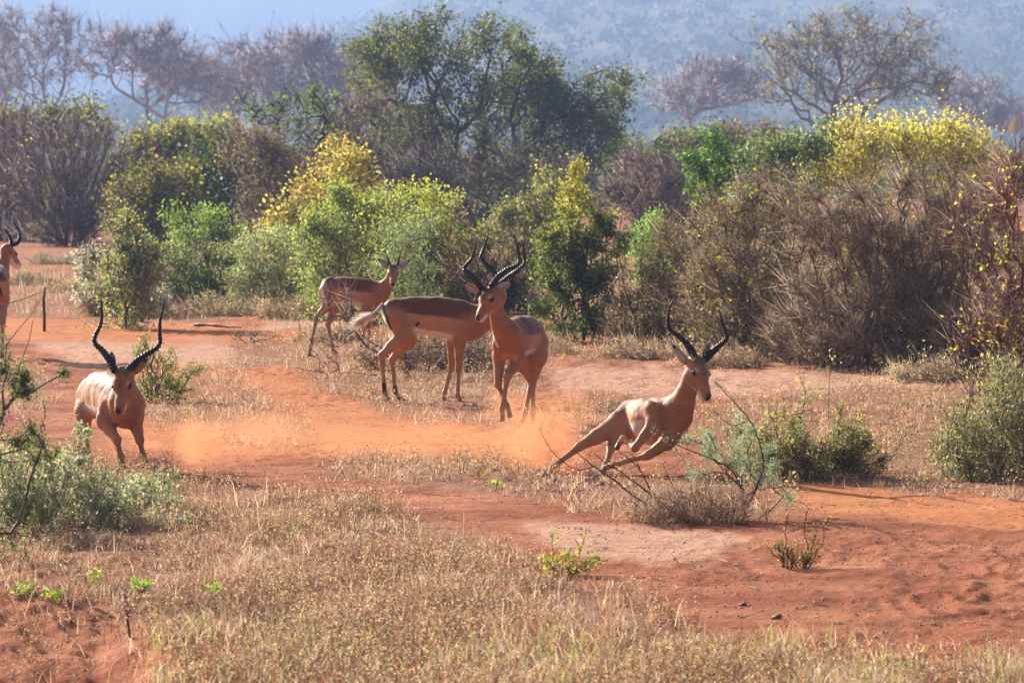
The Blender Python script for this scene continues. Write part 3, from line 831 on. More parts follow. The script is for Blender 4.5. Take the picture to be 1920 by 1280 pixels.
    plant('leafy_bush', 'small bright sapling of green leaves among bare twigs', 'sapling', (1215, 600),
          [(1225, 400, 12, 28), (1205, 460, 30, 35), (1230, 500, 25, 40)], D=50, rd=0.25, nt=110, nleaf=4500, leaf=(0.04, 0.015), sig=0.045, cols=((0.17, 0.30, 0.08), (0.22, 0.34, 0.10)), clusters=25)
    # ---- the wall of bare thorn on the right
    thorn = dict(bf=0.62, shell=0.55, bark=(0.13, 0.07, 0.048), tip_r=0.0042, rmax=0.04, wob=0.13, twig_r=0.0024, twig_up=0.35, tipcol=(0.25, 0.16, 0.09), nbase=6, base_r=0.25, nsub=3)
    plant('thorn_bush', 'thin mixed scrub of stems with olive leaves right of dense shrub', 'bush', (1240, 650),
          [(1220, 560, 60, 70), (1280, 500, 60, 80), (1190, 600, 50, 40), (1310, 580, 60, 60), (1250, 450, 40, 50)], rd=0.6, nt=420, ntwig=9000, twig_len=0.2, nleaf=12000, leaf=(0.026, 0.017), sig=0.06,
          cols=OLIVE + YELG[2:] + BROWNL[:2], clusters=90, **thorn)
    plant('thorn_bush', 'olive tinged thorn bush forming left part of the bare thicket', 'bush', (1420, 668),
          [(1400, 500, 90, 110), (1360, 430, 60, 60), (1450, 400, 70, 60), (1340, 560, 60, 60), (1470, 590, 70, 60)], rd=0.8, nt=620, ntwig=17000, twig_len=0.22, nleaf=17000, leaf=(0.026, 0.017), sig=0.07,
          cols=OLIVE + YELG[1:] + BROWNL, clusters=150, **thorn)
    plant('thorn_bush', 'largest brown bare thorn bush, centre of the right thicket', 'bush', (1620, 686),
          [(1600, 520, 120, 110), (1560, 420, 90, 70), (1680, 420, 100, 70), (1520, 600, 70, 60), (1700, 570, 90, 80)], rd=0.9, nt=850, ntwig=30000, twig_len=0.24, nleaf=5000, leaf=(0.022, 0.015), sig=0.07,
          cols=BROWNL + OLIVE[:1] + YELG[:1], clusters=200, **thorn)
    plant('thorn_bush', 'brown bare thorn bush between the largest one and right edge', 'bush', (1790, 690),
          [(1790, 480, 90, 120), (1840, 400, 70, 70), (1760, 600, 80, 70), (1870, 560, 60, 80)], rd=0.8, nt=650, ntwig=22000, twig_len=0.24, nleaf=1500, leaf=(0.03, 0.02), sig=0.07,
          cols=YELG + OCH[:2], clusters=150, **thorn)
    tb = dict(thorn); tb.update(bark=(0.16, 0.06, 0.045), tipcol=(0.20, 0.085, 0.06), bf=0.5, tip_r=0.0028, rmax=0.022)
    plant('thorn_bush', 'reddish branched bush with a few lime leaves at right edge', 'bush', (1935, 700),
          [(1905, 480, 60, 100), (1885, 360, 50, 60), (1930, 330, 50, 50), (1860, 590, 60, 60), (1960, 560, 60, 100), (1800, 420, 20, 30)], D=32, rd=0.6, nt=480, ntwig=6500, twig_len=0.2, nleaf=1000, leaf=(0.035, 0.022), sig=0.05,
          cols=((0.30, 0.36, 0.06), (0.36, 0.36, 0.07), (0.5, 0.34, 0.06)), clusters=90, **tb)

# ================================================================ antelopes
def nrm(v):
    v = np.asarray(v, float)
    return v / (np.linalg.norm(v) + 1e-12)

class Field:
    """signed distance field on a grid, made of rounded cones that melt into each other"""
    def __init__(self, lo, hi, h):
        self.lo = np.asarray(lo, float); self.h = h
        self.n = np.ceil((np.asarray(hi) - self.lo) / h).astype(int) + 1
        self.f = np.full(self.n, 0.5, np.float32)
        self.prims = []
    def cone(self, a, b, ra, rb, k, col=None, lat=None, sq=1.0, part=''):
        a = np.asarray(a, float); b = np.asarray(b, float)
        m = max(ra, rb) + k + 0.02
        i0 = np.maximum(np.floor((np.minimum(a, b) - m - self.lo) / self.h).astype(int), 0)
        i1 = np.minimum(np.ceil((np.maximum(a, b) + m - self.lo) / self.h).astype(int) + 1, self.n)
        if np.any(i1 <= i0): return
        ax = [self.lo[d] + self.h * np.arange(i0[d], i1[d]) for d in range(3)]
        X, Y, Z = np.meshgrid(*ax, indexing='ij')
        pr = (a, b, ra, rb, lat, sq)
        d = self.dist(np.stack([X, Y, Z], -1), pr).astype(np.float32)
        sl = tuple(slice(i0[q], i1[q]) for q in range(3))
        f = self.f[sl]
        hh = np.maximum(k - np.abs(f - d), 0) / k
        self.f[sl] = np.minimum(f, d) - hh * hh * k * 0.25
        self.prims.append((pr, col, part))
    @staticmethod
    def dist(p, pr):
        a, b, ra, rb, lat, sq = pr
        ab = b - a; L2 = ab @ ab + 1e-12
        q = p - a
        t = np.clip(q @ ab / L2, 0, 1)
        v = q - t[..., None] * ab
        if lat is not None:
            v = v + (v @ lat)[..., None] * (sq - 1) * lat
        return np.sqrt((v * v).sum(-1)) - (ra + (rb - ra) * t)
    def mesh(self):
        f = self.f; n = f.shape
        s = f < 0
        cnt = np.zeros((n[0] - 1, n[1] - 1, n[2] - 1), np.int8)
        corners = [(i, j, k) for i in (0, 1) for j in (0, 1) for k in (0, 1)]
        def cs(c): return tuple(slice(c[d], n[d] - 1 + c[d]) for d in range(3))
        for c in corners: cnt += s[cs(c)]
        act = (cnt > 0) & (cnt < 8)
        ijk = np.argwhere(act)
        vid = np.full(act.shape, -1, np.int64); vid[act] = np.arange(len(ijk))
        acc = np.zeros((len(ijk), 3)); w_ = np.zeros(len(ijk))
        for c in corners:
            for d in range(3):
                if c[d] == 1: continue
                c2 = list(c); c2[d] = 1
                f1 = f[ijk[:, 0] + c[0], ijk[:, 1] + c[1], ijk[:, 2] + c[2]]
                f2 = f[ijk[:, 0] + c2[0], ijk[:, 1] + c2[1], ijk[:, 2] + c2[2]]
                m = (f1 < 0) != (f2 < 0)
                t = np.where(m, f1 / np.where(m, f1 - f2, 1), 0)
                p = np.tile(np.array(c, float), (len(ijk), 1)); p[:, d] += t
                acc += np.where(m[:, None], p, 0); w_ += m
        V = self.lo + self.h * (ijk + acc / w_[:, None])
        Fs = []
        for d in range(3):
            e1, e2 = [(1, 2), (2, 0), (0, 1)][d]
            a = s; sl0 = [slice(1, n[q] - 1) for q in range(3)]; sl0[d] = slice(0, n[d] - 1)
            sl1 = list(sl0); sl1[d] = slice(1, n[d])
            s0 = s[tuple(sl0)]; s1 = s[tuple(sl1)]
            pos = np.argwhere(s0 != s1)
            ins = s0[pos[:, 0], pos[:, 1], pos[:, 2]]
            base = pos.copy()
            for q in range(3):
                if q != d: base[:, q] += 1
            def g(da, db):
                b_ = base.copy(); b_[:, e1] += da; b_[:, e2] += db
                return vid[b_[:, 0], b_[:, 1], b_[:, 2]]
            q4 = np.stack([g(-1, -1), g(0, -1), g(0, 0), g(-1, 0)], 1)
            q4[~ins] = q4[~ins][:, ::-1]
            Fs.append(q4)
        return V, np.concatenate(Fs)

RUST = np.array((0.15, 0.040, 0.013)); TAN = np.array((0.39, 0.152, 0.054)); SHIN = np.array((0.40, 0.19, 0.085))
CREAM = np.array((0.58, 0.42, 0.30)); WHITE = np.array((0.74, 0.64, 0.54)); FAWN = np.array((0.47, 0.215, 0.10))
BLACK = np.array((0.018, 0.014, 0.013)); HAUNCH = np.array((0.27, 0.088, 0.03)); NECKC = np.array((0.36, 0.125, 0.042))

def sstep(a, b, x):
    t = np.clip((x - a) / (b - a), 0, 1)
    return t * t * (3 - 2 * t)

def horn_mesh(pts, r0, rings=True):
    """curved ringed horn through the given points"""
    pts = np.array(pts, float)
    n = len(pts)
    seg = np.linalg.norm(np.diff(pts, axis=0), axis=1); u = np.concatenate([[0], np.cumsum(seg)]); u /= u[-1]
    M = 170
    t = np.linspace(0, 1, M)
    c = np.stack([np.interp(t, u, pts[:, d]) for d in range(3)], 1)
    for _ in range(26 if n > 4 else 60):
        c[1:-1] = 0.25 * c[:-2] + 0.5 * c[1:-1] + 0.25 * c[2:]
    r = r0 * (1 - t) ** 0.62 * (1 - 0.22 * t) + 0.002
    if rings:
        L = u[-1]
        ph = t * 24
        tooth = 1 - (ph % 1.0)
        amp = 0.5 * np.clip((0.76 - t) / 0.12, 0, 1) * np.clip(t / 0.05, 0, 1)
        r = r * (1 - 0.08 + amp * (tooth ** 1.6 - 0.4))
    tan = np.gradient(c, axis=0)
    uu, vv = frame_of(tan)
    for i in range(1, M):       # keep the ring frame from flipping
        a = uu[i - 1] - (uu[i - 1] @ nrm(tan[i])) * nrm(tan[i]); uu[i] = nrm(a); vv[i] = np.cross(nrm(tan[i]), uu[i])
    S = 12
    ang = np.arange(S) * 2 * math.pi / S
    ring = c[:, None] + r[:, None, None] * (uu[:, None] * np.cos(ang)[None, :, None] + vv[:, None] * np.sin(ang)[None, :, None])
    V = ring.reshape(-1, 3)
    k = np.arange(S); b_ = (np.arange(M - 1) * S)[:, None]
    F = np.stack([b_ + k, b_ + (k + 1) % S, b_ + S + (k + 1) % S, b_ + S + k], -1).reshape(-1, 4)
    V = np.concatenate([V, c[-1:] + nrm(tan[-1]) * 0.004])
    tipi = len(V) - 1; lb = (M - 1) * S
    F3 = np.stack([lb + k, lb + (k + 1) % S, np.full(S, tipi)], -1)
    return V, [F, F3]

def ear_mesh(base, tip, front, width):
    """cupped leaf shaped ear; front = direction the open side faces"""
    ax = tip - base; L = np.linalg.norm(ax); ax = ax / L
    fr = front - (front @ ax) * ax; fr = nrm(fr)
    sd_ = np.cross(ax, fr)
    nu, nv = 11, 15
    V = []; cols = []
    for side in (0, 1):
        for i in range(nv):
            t = i / (nv - 1)
            wdt = width * 0.5 * (sin(math.pi * min(1, t ** 0.72 * 0.96 + 0.04)) ** 0.75) * (1 if t < 0.97 else 0.2) + 0.003 * (1 - t)
            if t < 0.2: wdt = max(wdt, width * 0.26)
            for j in range(nu):
                s = -1 + 2 * j / (nu - 1)
                cup = (abs(s) ** 1.8) * wdt * 0.75
                p = base + ax * L * t + sd_ * wdt * s * 0.95 + fr * (cup - 0.25 * wdt - (0.006 if side else 0) * (1 - abs(s)) * 1.0 - (0.0015 if side else 0))
                V.append(p)
                if side == 0:
                    c = CREAM * 0.9 * (1 - 0.5 * (abs(s - 0.3) < 0.16)) if t > 0.15 else FAWN
                    if abs(s) > 0.85: c = WHITE
                    if t > 0.84: c = BLACK
                else:
                    c = TAN if t < 0.74 else BLACK
                cols.append(c)
    V = np.array(V); idx = np.arange(nu * nv).reshape(nv, nu); o2 = nu * nv
    q = np.stack([idx[:-1, :-1], idx[:-1, 1:], idx[1:, 1:], idx[1:, :-1]], -1).reshape(-1, 4)
    F = [q, q[:, ::-1] + o2]
    rim = list(idx[:, 0]) + list(idx[-1, 1:]) + list(idx[::-1, -1][1:]) + list(idx[0, ::-1][1:])
    rr = np.array(rim); F.append(np.stack([rr[:-1], rr[1:], rr[1:] + o2, rr[:-1] + o2], -1))
    return V, F, np.array(cols)

def ball(c, ax, n=10):
    """ellipsoid with axes given as rows"""
    V = []; 
    for i in range(n + 1):
        th = math.pi * i / n
        for j in range(2 * n):
            ph = math.pi * j / n
            V.append(c + ax[0] * sin(th) * cos(ph) + ax[1] * sin(th) * sin(ph) + ax[2] * cos(th))
    idx = np.arange((n + 1) * 2 * n).reshape(n + 1, 2 * n)
    nx = np.roll(idx, -1, 1)
    F = np.stack([idx[:-1], idx[1:], nx[1:], nx[:-1]], -1).reshape(-1, 4)
    return np.array(V), F

HIND_R = [.115, .074, .034, .023, .0195]
FORE_R = [.088, .052, .029, .022, .0185]

def impala(label, fr, D0, torso, neck, poll, fdir, roll, horns, ears, legs, U=(0, 0, 1), sq=1.3, h=0.0098, hl=0.275, tail=None,
           strokes=(), horn_frame=None, horn_r=0.025, ear_w=0.062, scale=1.0, legU=None, flat=1.0, saddle=0.02, pale=0.0, belly=-.62):
    ox, oy, zs = fr
    def pt(p, f=fr, D=D0):
        return P(f[0] + p[0] / f[2], f[1] + p[1] / f[2], D + p[2])
    U = nrm(U)
    TP = [pt(p) for p in torso]; TR = [p[3] * scale for p in torso]
    NP = [pt(p) for p in neck]; NR = [p[3] * scale for p in neck]
    pollP = pt(poll)
    fd = nrm(fdir)
    up0 = np.array([sin(roll), 0, cos(roll)])
    hu = nrm(up0 - (up0 @ fd) * fd); hr = np.cross(fd, hu)      # head up, head right (animal's right)
    k_ = hl / 0.28 * scale
    def H(x, y, z): return pollP + (fd * x + hr * y + hu * z) * k_
    allp = TP + NP + [pollP, H(.29, 0, 0)]
    L = []
    for kind, pts in legs:
        lp = [pt(p) for p in pts]
        rr = [ (p[3] if len(p) > 3 else None) for p in pts]
        base = HIND_R if kind == 'hind' else FORE_R
        rr = [(base[i] * scale if rr[i] is None else rr[i]) for i in range(len(pts))]
        L.append((kind, lp, rr)); allp += lp
    allp = np.array(allp)
    F = Field(allp.min(0) - 0.22, allp.max(0) + 0.22, h)
    fwd = nrm(TP[-1] - TP[0])
    lat = nrm(np.cross(fwd, U))
    for i in range(len(TP) - 1):
        F.cone(TP[i], TP[i + 1], TR[i], TR[i + 1], 0.008, None, lat, sq, 'torso')
    # withers and spine ridge
    F.cone(TP[-1], NP[0], TR[-1] * 0.95, NR[0], 0.02, None, lat, sq, 'torso')
    for i in range(len(NP) - 1):
        F.cone(NP[i], NP[i + 1], NR[i], NR[i + 1], 0.01, None, lat, 1.12, 'neck')
    F.cone(NP[-1], H(-.005, 0, -.045), NR[-1], .05 * k_, 0.04, None, None, 1, 'neck')
    for kind, lp, rr in L:
        kk = 0.034
        if kind == 'hind':
            hip, stf, hck, fet, hoof = lp
            F.cone(hip, stf, rr[0], rr[1], kk, None, lat, sq * 1.05, 'thigh')
            mid = stf * 0.42 + hck * 0.58
            F.cone(stf, mid, rr[1] * 0.94, rr[1] * 0.6 + 0.004, 0.03, None, lat, 1.25, 'gaskin')
            F.cone(mid, hck, rr[1] * 0.6, rr[2] * 0.92, 0.02, None, None, 1, 'gaskin')
            # haunch muscle and point of hip
            F.cone(hip * .8 + stf * .2 + lat * 0, stf * .8 + hip * .2, rr[0] * .62, rr[1] * .95, 0.02, None, lat, 0.95, 'thigh')
            # heel bone
            bk = nrm(hck - (stf + fet) / 2)
            F.cone(hck + bk * 0.012, hck * 0.75 + mid * 0.25 + bk * 0.012, 0.017 * scale, 0.011 * scale, 0.015, None, None, 1, 'shin')
            F.cone(hck, hck * .55 + fet * .45, rr[2] * 0.88, rr[3] * .82, 0.015, None, None, 1, 'shin')
            F.cone(hck * .55 + fet * .45, fet, rr[3] * .76, rr[3], 0.01, None, None, 1, 'shin')
            F.cone(fet, fet * .3 + hoof * .7, rr[3], rr[4], 0.01, None, None, 1, 'pastern')
        else:
            sh, el, kn, fet, hoof = lp
            F.cone(sh, el, rr[0], rr[1], kk, None, lat, sq * 1.1, 'shoulder')
            mid = el * .5 + kn * .5
            F.cone(sh + U * rr[0] * .7, el * .6 + sh * .4, rr[0] * .35, rr[0] * .62, 0.02, None, lat, 0.92, 'shoulder')
            F.cone(el, mid, rr[1], rr[1] * .45 + rr[2] * .5, 0.03, None, None, 1, 'arm')
            F.cone(mid, kn, rr[1] * .45 + rr[2] * .45, rr[2], 0.015, None, None, 1, 'arm')
            F.cone(kn, kn * .7 + fet * .3, rr[2] * .98, rr[3] * .76, 0.015, None, None, 1, 'shin')
            F.cone(kn * .7 + fet * .3, fet, rr[3] * .74, rr[3], 0.01, None, None, 1, 'shin')
            F.cone(fet, fet * .3 + hoof * .7, rr[3], rr[4], 0.01, None, None, 1, 'pastern')
    # head
    F.cone(H(-.015, 0, -.045), H(.075, 0, -.046), .060 * k_, .060 * k_, 0.03, None, None, 1, 'head')
    F.cone(H(.07, 0, -.045), H(.19, 0, -.060), .053 * k_, .038 * k_, 0.03, None, None, 1, 'head')
    F.cone(H(.19, 0, -.060), H(.246, 0, -.064), .039 * k_, .036 * k_, 0.02, None, hu, 0.92, 'head')
    F.cone(H(.02, 0, -.092), H(.20, 0, -.092), .042 * k_, .026 * k_, 0.03, None, None, 1, 'head')
    F.cone(H(.20, 0, -.094), H(.242, 0, -.094), .026 * k_, .021 * k_, 0.012, None, None, 1, 'head')
    for s in (-1, 1):
        F.cone(H(.068, .046 * s, -.024), H(.10, .042 * s, -.030), .022 * k_, .018 * k_, 0.015, None, None, 1, 'head')
        F.cone(H(.01, .024 * s, -.005), H(.0, .028 * s, .018), .022 * k_, .018 * k_, 0.015, None, None, 1, 'head')
    V, Q = F.mesh()
    # Taubin smoothing takes out the grid's terraces without thinning the legs
    cn = np.zeros(len(V))
    E1 = np.concatenate([Q[:, 0], Q[:, 1], Q[:, 2], Q[:, 3]]); E2 = np.concatenate([Q[:, 1], Q[:, 2], Q[:, 3], Q[:, 0]])
    ea = np.concatenate([E1, E2]); eb = np.concatenate([E2, E1])
    cn = np.bincount(ea, minlength=len(V)).astype(float)
    for lam in [.6, -.62] * 7:
        adj = np.stack([np.bincount(ea, weights=V[eb, d], minlength=len(V)) for d in range(3)], 1) / cn[:, None]
        V = V + lam * (adj - V)
    # and back onto the exact surface of the field
    def samp(Pp):
        g = (Pp - F.lo) / F.h
        g0 = np.clip(np.floor(g).astype(int), 0, F.n - 2); fr_ = g - g0
        out = 0
        for c in [(i_, j_, k_) for i_ in (0, 1) for j_ in (0, 1) for k_ in (0, 1)]:
            wt = np.prod(np.where(np.array(c)[None] == 1, fr_, 1 - fr_), axis=1)
            out = out + wt * F.f[g0[:, 0] + c[0], g0[:, 1] + c[1], g0[:, 2] + c[2]]
        return out
    for _ in range(2):
        e = F.h * .9
        gr = np.stack([samp(V + np.eye(3)[d] * e) - samp(V - np.eye(3)[d] * e) for d in range(3)], 1) / (2 * e)
        V = V - np.clip(samp(V), -.006, .006)[:, None] * gr / np.maximum((gr * gr).sum(1), .3)[:, None]
    # ---- coat: each vertex takes colours by anatomy; C and D also carry painted sunlight
    nV = len(V)
    wsum = np.zeros(nV); wp = {}
    for pr, col, part in F.prims:
        d = Field.dist(V, pr)
        w_ = np.exp(-np.maximum(d, -0.02) / 0.014)
        wp[part] = wp.get(part, 0) + w_
        wsum += w_
    for p_ in wp: wp[p_] = wp[p_] / wsum
    # torso coordinate: how far towards the back (1) or belly (-1)
    best = np.full(nV, 9.); wv = np.zeros(nV); al = np.zeros(nV)
    chain = TP + [NP[0]]; cr = TR + [NR[0]]
    tot = 0
    for i in range(len(chain) - 1):
        a_ = chain[i]; ab = chain[i + 1] - a_; t = np.clip((V - a_) @ ab / (ab @ ab), 0, 1)
        v_ = V - a_ - t[:, None] * ab
        d = np.linalg.norm(v_, axis=1); m = d < best
        best[m] = d[m]; wv[m] = ((v_ @ U) / (cr[i] * (1 - t) + cr[i + 1] * t))[m]; al[m] = (i + t)[m]
    wob = 0.06 * (vnoise(V[:, 0] * 14 + V[:, 1] * 9, V[:, 2] * 14, 3) - .5)
    wv = wv + wob
    tors = FAWN[None] * np.ones((nV, 1))
    tors = tors + sstep(saddle, saddle + 0.12, wv)[:, None] * (RUST - FAWN)[None]
    belly_lit = sstep(belly, belly - .12, wv)[:, None]  # white belly; reaches higher on C and D to paint their sunlit sides
    ncx = len(TP) - 1
    belly_lit = belly_lit * (1 - sstep(ncx - .75, ncx - .15, al))[:, None]
    tors = tors * (1 - belly_lit) + WHITE[None] * belly_lit
    frt = sstep(ncx - 1.3, ncx + .5, al)[:, None]
    chest = NECKC[None] + sstep(.15, .75, wv)[:, None] * (RUST * .85 + NECKC * .15 - NECKC)[None]
    tors = tors * (1 - frt) + chest * frt
    thigh = TAN[None] + sstep(0.15, 0.5, wv)[:, None] * (HAUNCH - TAN)[None]
    thigh = thigh + sstep(0.45, 0.8, wv)[:, None] * (RUST - HAUNCH)[None]
    col = (wp['torso'][:, None] * tors + wp['thigh'][:, None] * thigh + wp['gaskin'][:, None] * SHIN * 1.02 + wp['shin'][:, None] * SHIN + wp['pastern'][:, None] * SHIN * 1.05
           + wp['arm'][:, None] * TAN + wp['shoulder'][:, None] * (NECKC * .5 + TAN * .5) + wp['neck'][:, None] * NECKC)
    # head colours
    hp = (V - pollP) / k_
    hx = hp @ fd; hy = np.abs(hp @ hr); hz = hp @ hu
    hc = NECKC[None] * 1.05 * np.ones((nV, 1))
    def put(c, mask, colr): return c * (1 - mask[:, None]) + colr[None] * mask[:, None]
    hc = put(hc, sstep(.03, .055, hx) * sstep(.026, .014, hy) * sstep(.14, .11, hx) * sstep(-.04, -.02, hz), HAUNCH * .75)     # darker blaze
    hc = put(hc, sstep(-.088, -.106, hz) * sstep(-.02, .02, hx), WHITE)                          # chin and throat
    hc = put(hc, sstep(.185, .215, hx) * sstep(-.058, -.072, hz), WHITE)                           # muzzle sides
    hc = put(hc, sstep(.245, .262, hx) * sstep(-.07, -.08, hz), WHITE)
    ed = np.sqrt((hx - .080) ** 2 + (hy - .058) ** 2 * .6 + (hz + .010) ** 2 * 1.2)
    hc = put(hc, sstep(.026, .018, ed) * sstep(-.012, -.002, hz), CREAM * 1.0)
    ed2 = np.sqrt(((hx - .088) * .7) ** 2 + (hy - .060) ** 2 * .6 + (hz + .026) ** 2 * 1.5)
    hc = put(hc, sstep(.025, .017, ed2), BLACK * 1.5)
    hc = put(hc, sstep(.0, .012, hz) * sstep(.045, .03, hx), BLACK * 2.5)                        # dark tuft between horns
    hc = put(hc, sstep(.24, .25, hx) * sstep(.022, .015, hy) * sstep(-.078, -.066, hz) * sstep(-.02, -.035, hz), BLACK)
    col += wp['head'][:, None] * hc
    # throat bib, lighter
    for st in strokes:
        pts, wdt, c_, soft, side = st
        pp = [pt(q) for q in pts]
        dd = np.full(nV, 9.)
        Vx = V[:, [0, 2]]
        for i in range(max(1, len(pp) - 1)):
            a_ = pp[i][[0, 2]]; b_ = pp[min(i + 1, len(pp) - 1)][[0, 2]]; ab = b_ - a_
            t = np.clip((Vx - a_) @ ab / (ab @ ab + 1e-9), 0, 1)
            dd = np.minimum(dd, np.linalg.norm(Vx - a_ - t[:, None] * ab, axis=1))
        m = sstep(wdt + soft, wdt - soft * .3, dd)
        if side is not None:
            ycut = pp[0][1]
            m = m * (np.abs(V[:, 1] - ycut) < side)
        col = put(col, m, c_)
    if pale:
        col = col * (1 - pale) + FAWN[None] * 1.1 * pale
    base = np.array([allp[:, 0].mean(), allp[:, 1].mean(), 0.0])
    root = thing('impala', label, 'antelope', base, 'herd of antelopes on the red earth')
    b3 = base[None]
    mesh_np('body', V - b3, Q, COAT, root, cols=np.clip(col, 0.005, .95), smooth=True)
    hf = horn_frame or fr
    for hn in horns:
        hv, hF = horn_mesh([pt(p, hf) for p in hn], horn_r * scale)
        mesh_np('horn', hv - b3, hF, HORN, root, smooth=True)
    for e in ears:
        b_, t_ = pt(e[0], hf), pt(e[1], hf)
        fdir_e = nrm(np.array(e[2], float))
        ev, eF, ec = ear_mesh(b_, t_, fdir_e, ear_w * scale)
        mesh_np('ear', ev - b3, eF, COAT, root, cols=ec, smooth=True)
    for s in (-1, 1):
        c_ = H(.086, .0615 * s, -.024)
        ax = np.array([fd * .018, nrm(hr * s * 1.0 + hu * .2) * .010, hu * .0135]) * k_
        ev, eF = ball(c_, ax, 8)
        mesh_np('eye', ev - b3, eF, EYE_M, root, smooth=True)
    nv_, nF = ball(H(.266, 0, -.058), np.array([fd * .018, hr * .023, hu * .018]) * k_, 8)
    mesh_np('nose', nv_ - b3, nF, NOSE_M, root, smooth=True)
    for kind, lp, rr in L:
        fet, hoof = lp[3], lp[4]
        d = nrm(hoof - fet)
        o1 = fet * .3 + hoof * .7
        side = nrm(np.cross(d, [0, 0, 1.]) + 1e-6) if abs(d[2]) < .95 else np.array([1., 0, 0])
        side = lat * .3 + fwd * 0 if False else nrm(lat - (lat @ d) * d)
        Vs = []; Fs = []; off = 0
        f2 = nrm(fwd * np.array([1, 1, 0])); f2 = nrm(f2 - (f2 @ d) * d * .6)
        for s in (-1, 1):
            S = 10; rings = []
            for t, rad, fw in ((0, .95, 0), (.35, 1.0, .004), (.75, 1.05, .012), (1.0, 1.0, .018)):
                c_ = o1 + d * (np.linalg.norm(hoof - fet) * .3 + .022 * scale) * t + side * s * rr[4] * .5 + f2 * fw
                for j in range(S):
                    a_ = 2 * math.pi * j / S
                    rings.append(c_ + side * cos(a_) * rr[4] * .58 * rad + f2 * sin(a_) * rr[4] * rad * (1 + .35 * t))
            rings.append(c_)
            k = np.arange(S)
            for r_ in range(3):
                Fs.append(np.stack([off + r_ * S + k, off + r_ * S + (k + 1) % S, off + (r_ + 1) * S + (k + 1) % S, off + (r_ + 1) * S + k], -1))
            Fs.append(np.stack([off + 3 * S + k, off + 3 * S + (k + 1) % S, off + 4 * S + 0 * k, off + 4 * S + 0 * k + 0], -1)[:, :3])
            Vs += rings; off += len(rings)
        mesh_np('hoof', np.array(Vs) - b3, Fs, HOOF, root, smooth=True)
    if tail:
        tp = [pt(p) for p in tail['pts']]
        tv = []; tf = []; S = 8; tc_ = []
        M = 14
        uu_ = np.linspace(0, 1, len(tp)); tt = np.linspace(0, 1, M)
        c = np.stack([np.interp(tt, uu_, np.array(tp)[:, d]) for d in range(3)], 1)
        for _ in range(3): c[1:-1] = .25 * c[:-2] + .5 * c[1:-1] + .25 * c[2:]
        a1, a2 = frame_of(np.gradient(c, axis=0))
        rad = tail.get('r', .014) * (1 - .45 * tt)
        for i in range(M):
            for j in range(S):
                an = 2 * math.pi * j / S
                tv.append(c[i] + (a1[i] * cos(an) + a2[i] * sin(an)) * rad[i])
                tc_.append(BLACK * 3 + (CREAM - BLACK * 3) * (1 if (sin(an + tail.get('ph', 0)) < 0) else 0) if tt[i] < .7 else CREAM)
        k = np.arange(S); bb = (np.arange(M - 1) * S)[:, None]
        tf.append(np.stack([bb + k, bb + (k + 1) % S, bb + S + (k + 1) % S, bb + S + k], -1).reshape(-1, 4))
        # tuft of long white hair
        nh = tail.get('hairs', 150)
        j0 = rng.uniform(.45, 1, nh)
        a_ = np.stack([np.interp(j0, tt, c[:, d]) for d in range(3)], 1)
        dirn = nrm(tp[-1] - tp[-2])
        e_ = a_ + (dirn[None] * tail.get('hl', .07) * rng.uniform(.6, 1.5, (nh, 1)) + rng.normal(size=(nh, 3)) * tail.get('spr', .022))
        sv, sf = spikes(a_, e_, np.full(nh, .0032))
        tf.append(sf + len(tv))
        tv = np.concatenate([np.array(tv), sv]); tc_ = np.concatenate([np.array(tc_), np.tile(np.array([[.85, .8, .74]]), (len(sv), 1))])
        mesh_np('tail', tv - b3, tf, STRAW, root, cols=tc_)
    print('impala', nV, round(time.time() - T0, 1))
    return root

Z1 = (100, 540, 3.5567); Z2 = (980, 540, 3.282); Z3 = (550, 420, 3.2); Z4 = (840, 420, 3.2); Z5 = (560, 460, 5.333); Z6 = (0, 400, 4.57)
H1 = (140, 540, 5.817); H2 = (1230, 550, 6.094); H4 = (860, 430, 6.736)

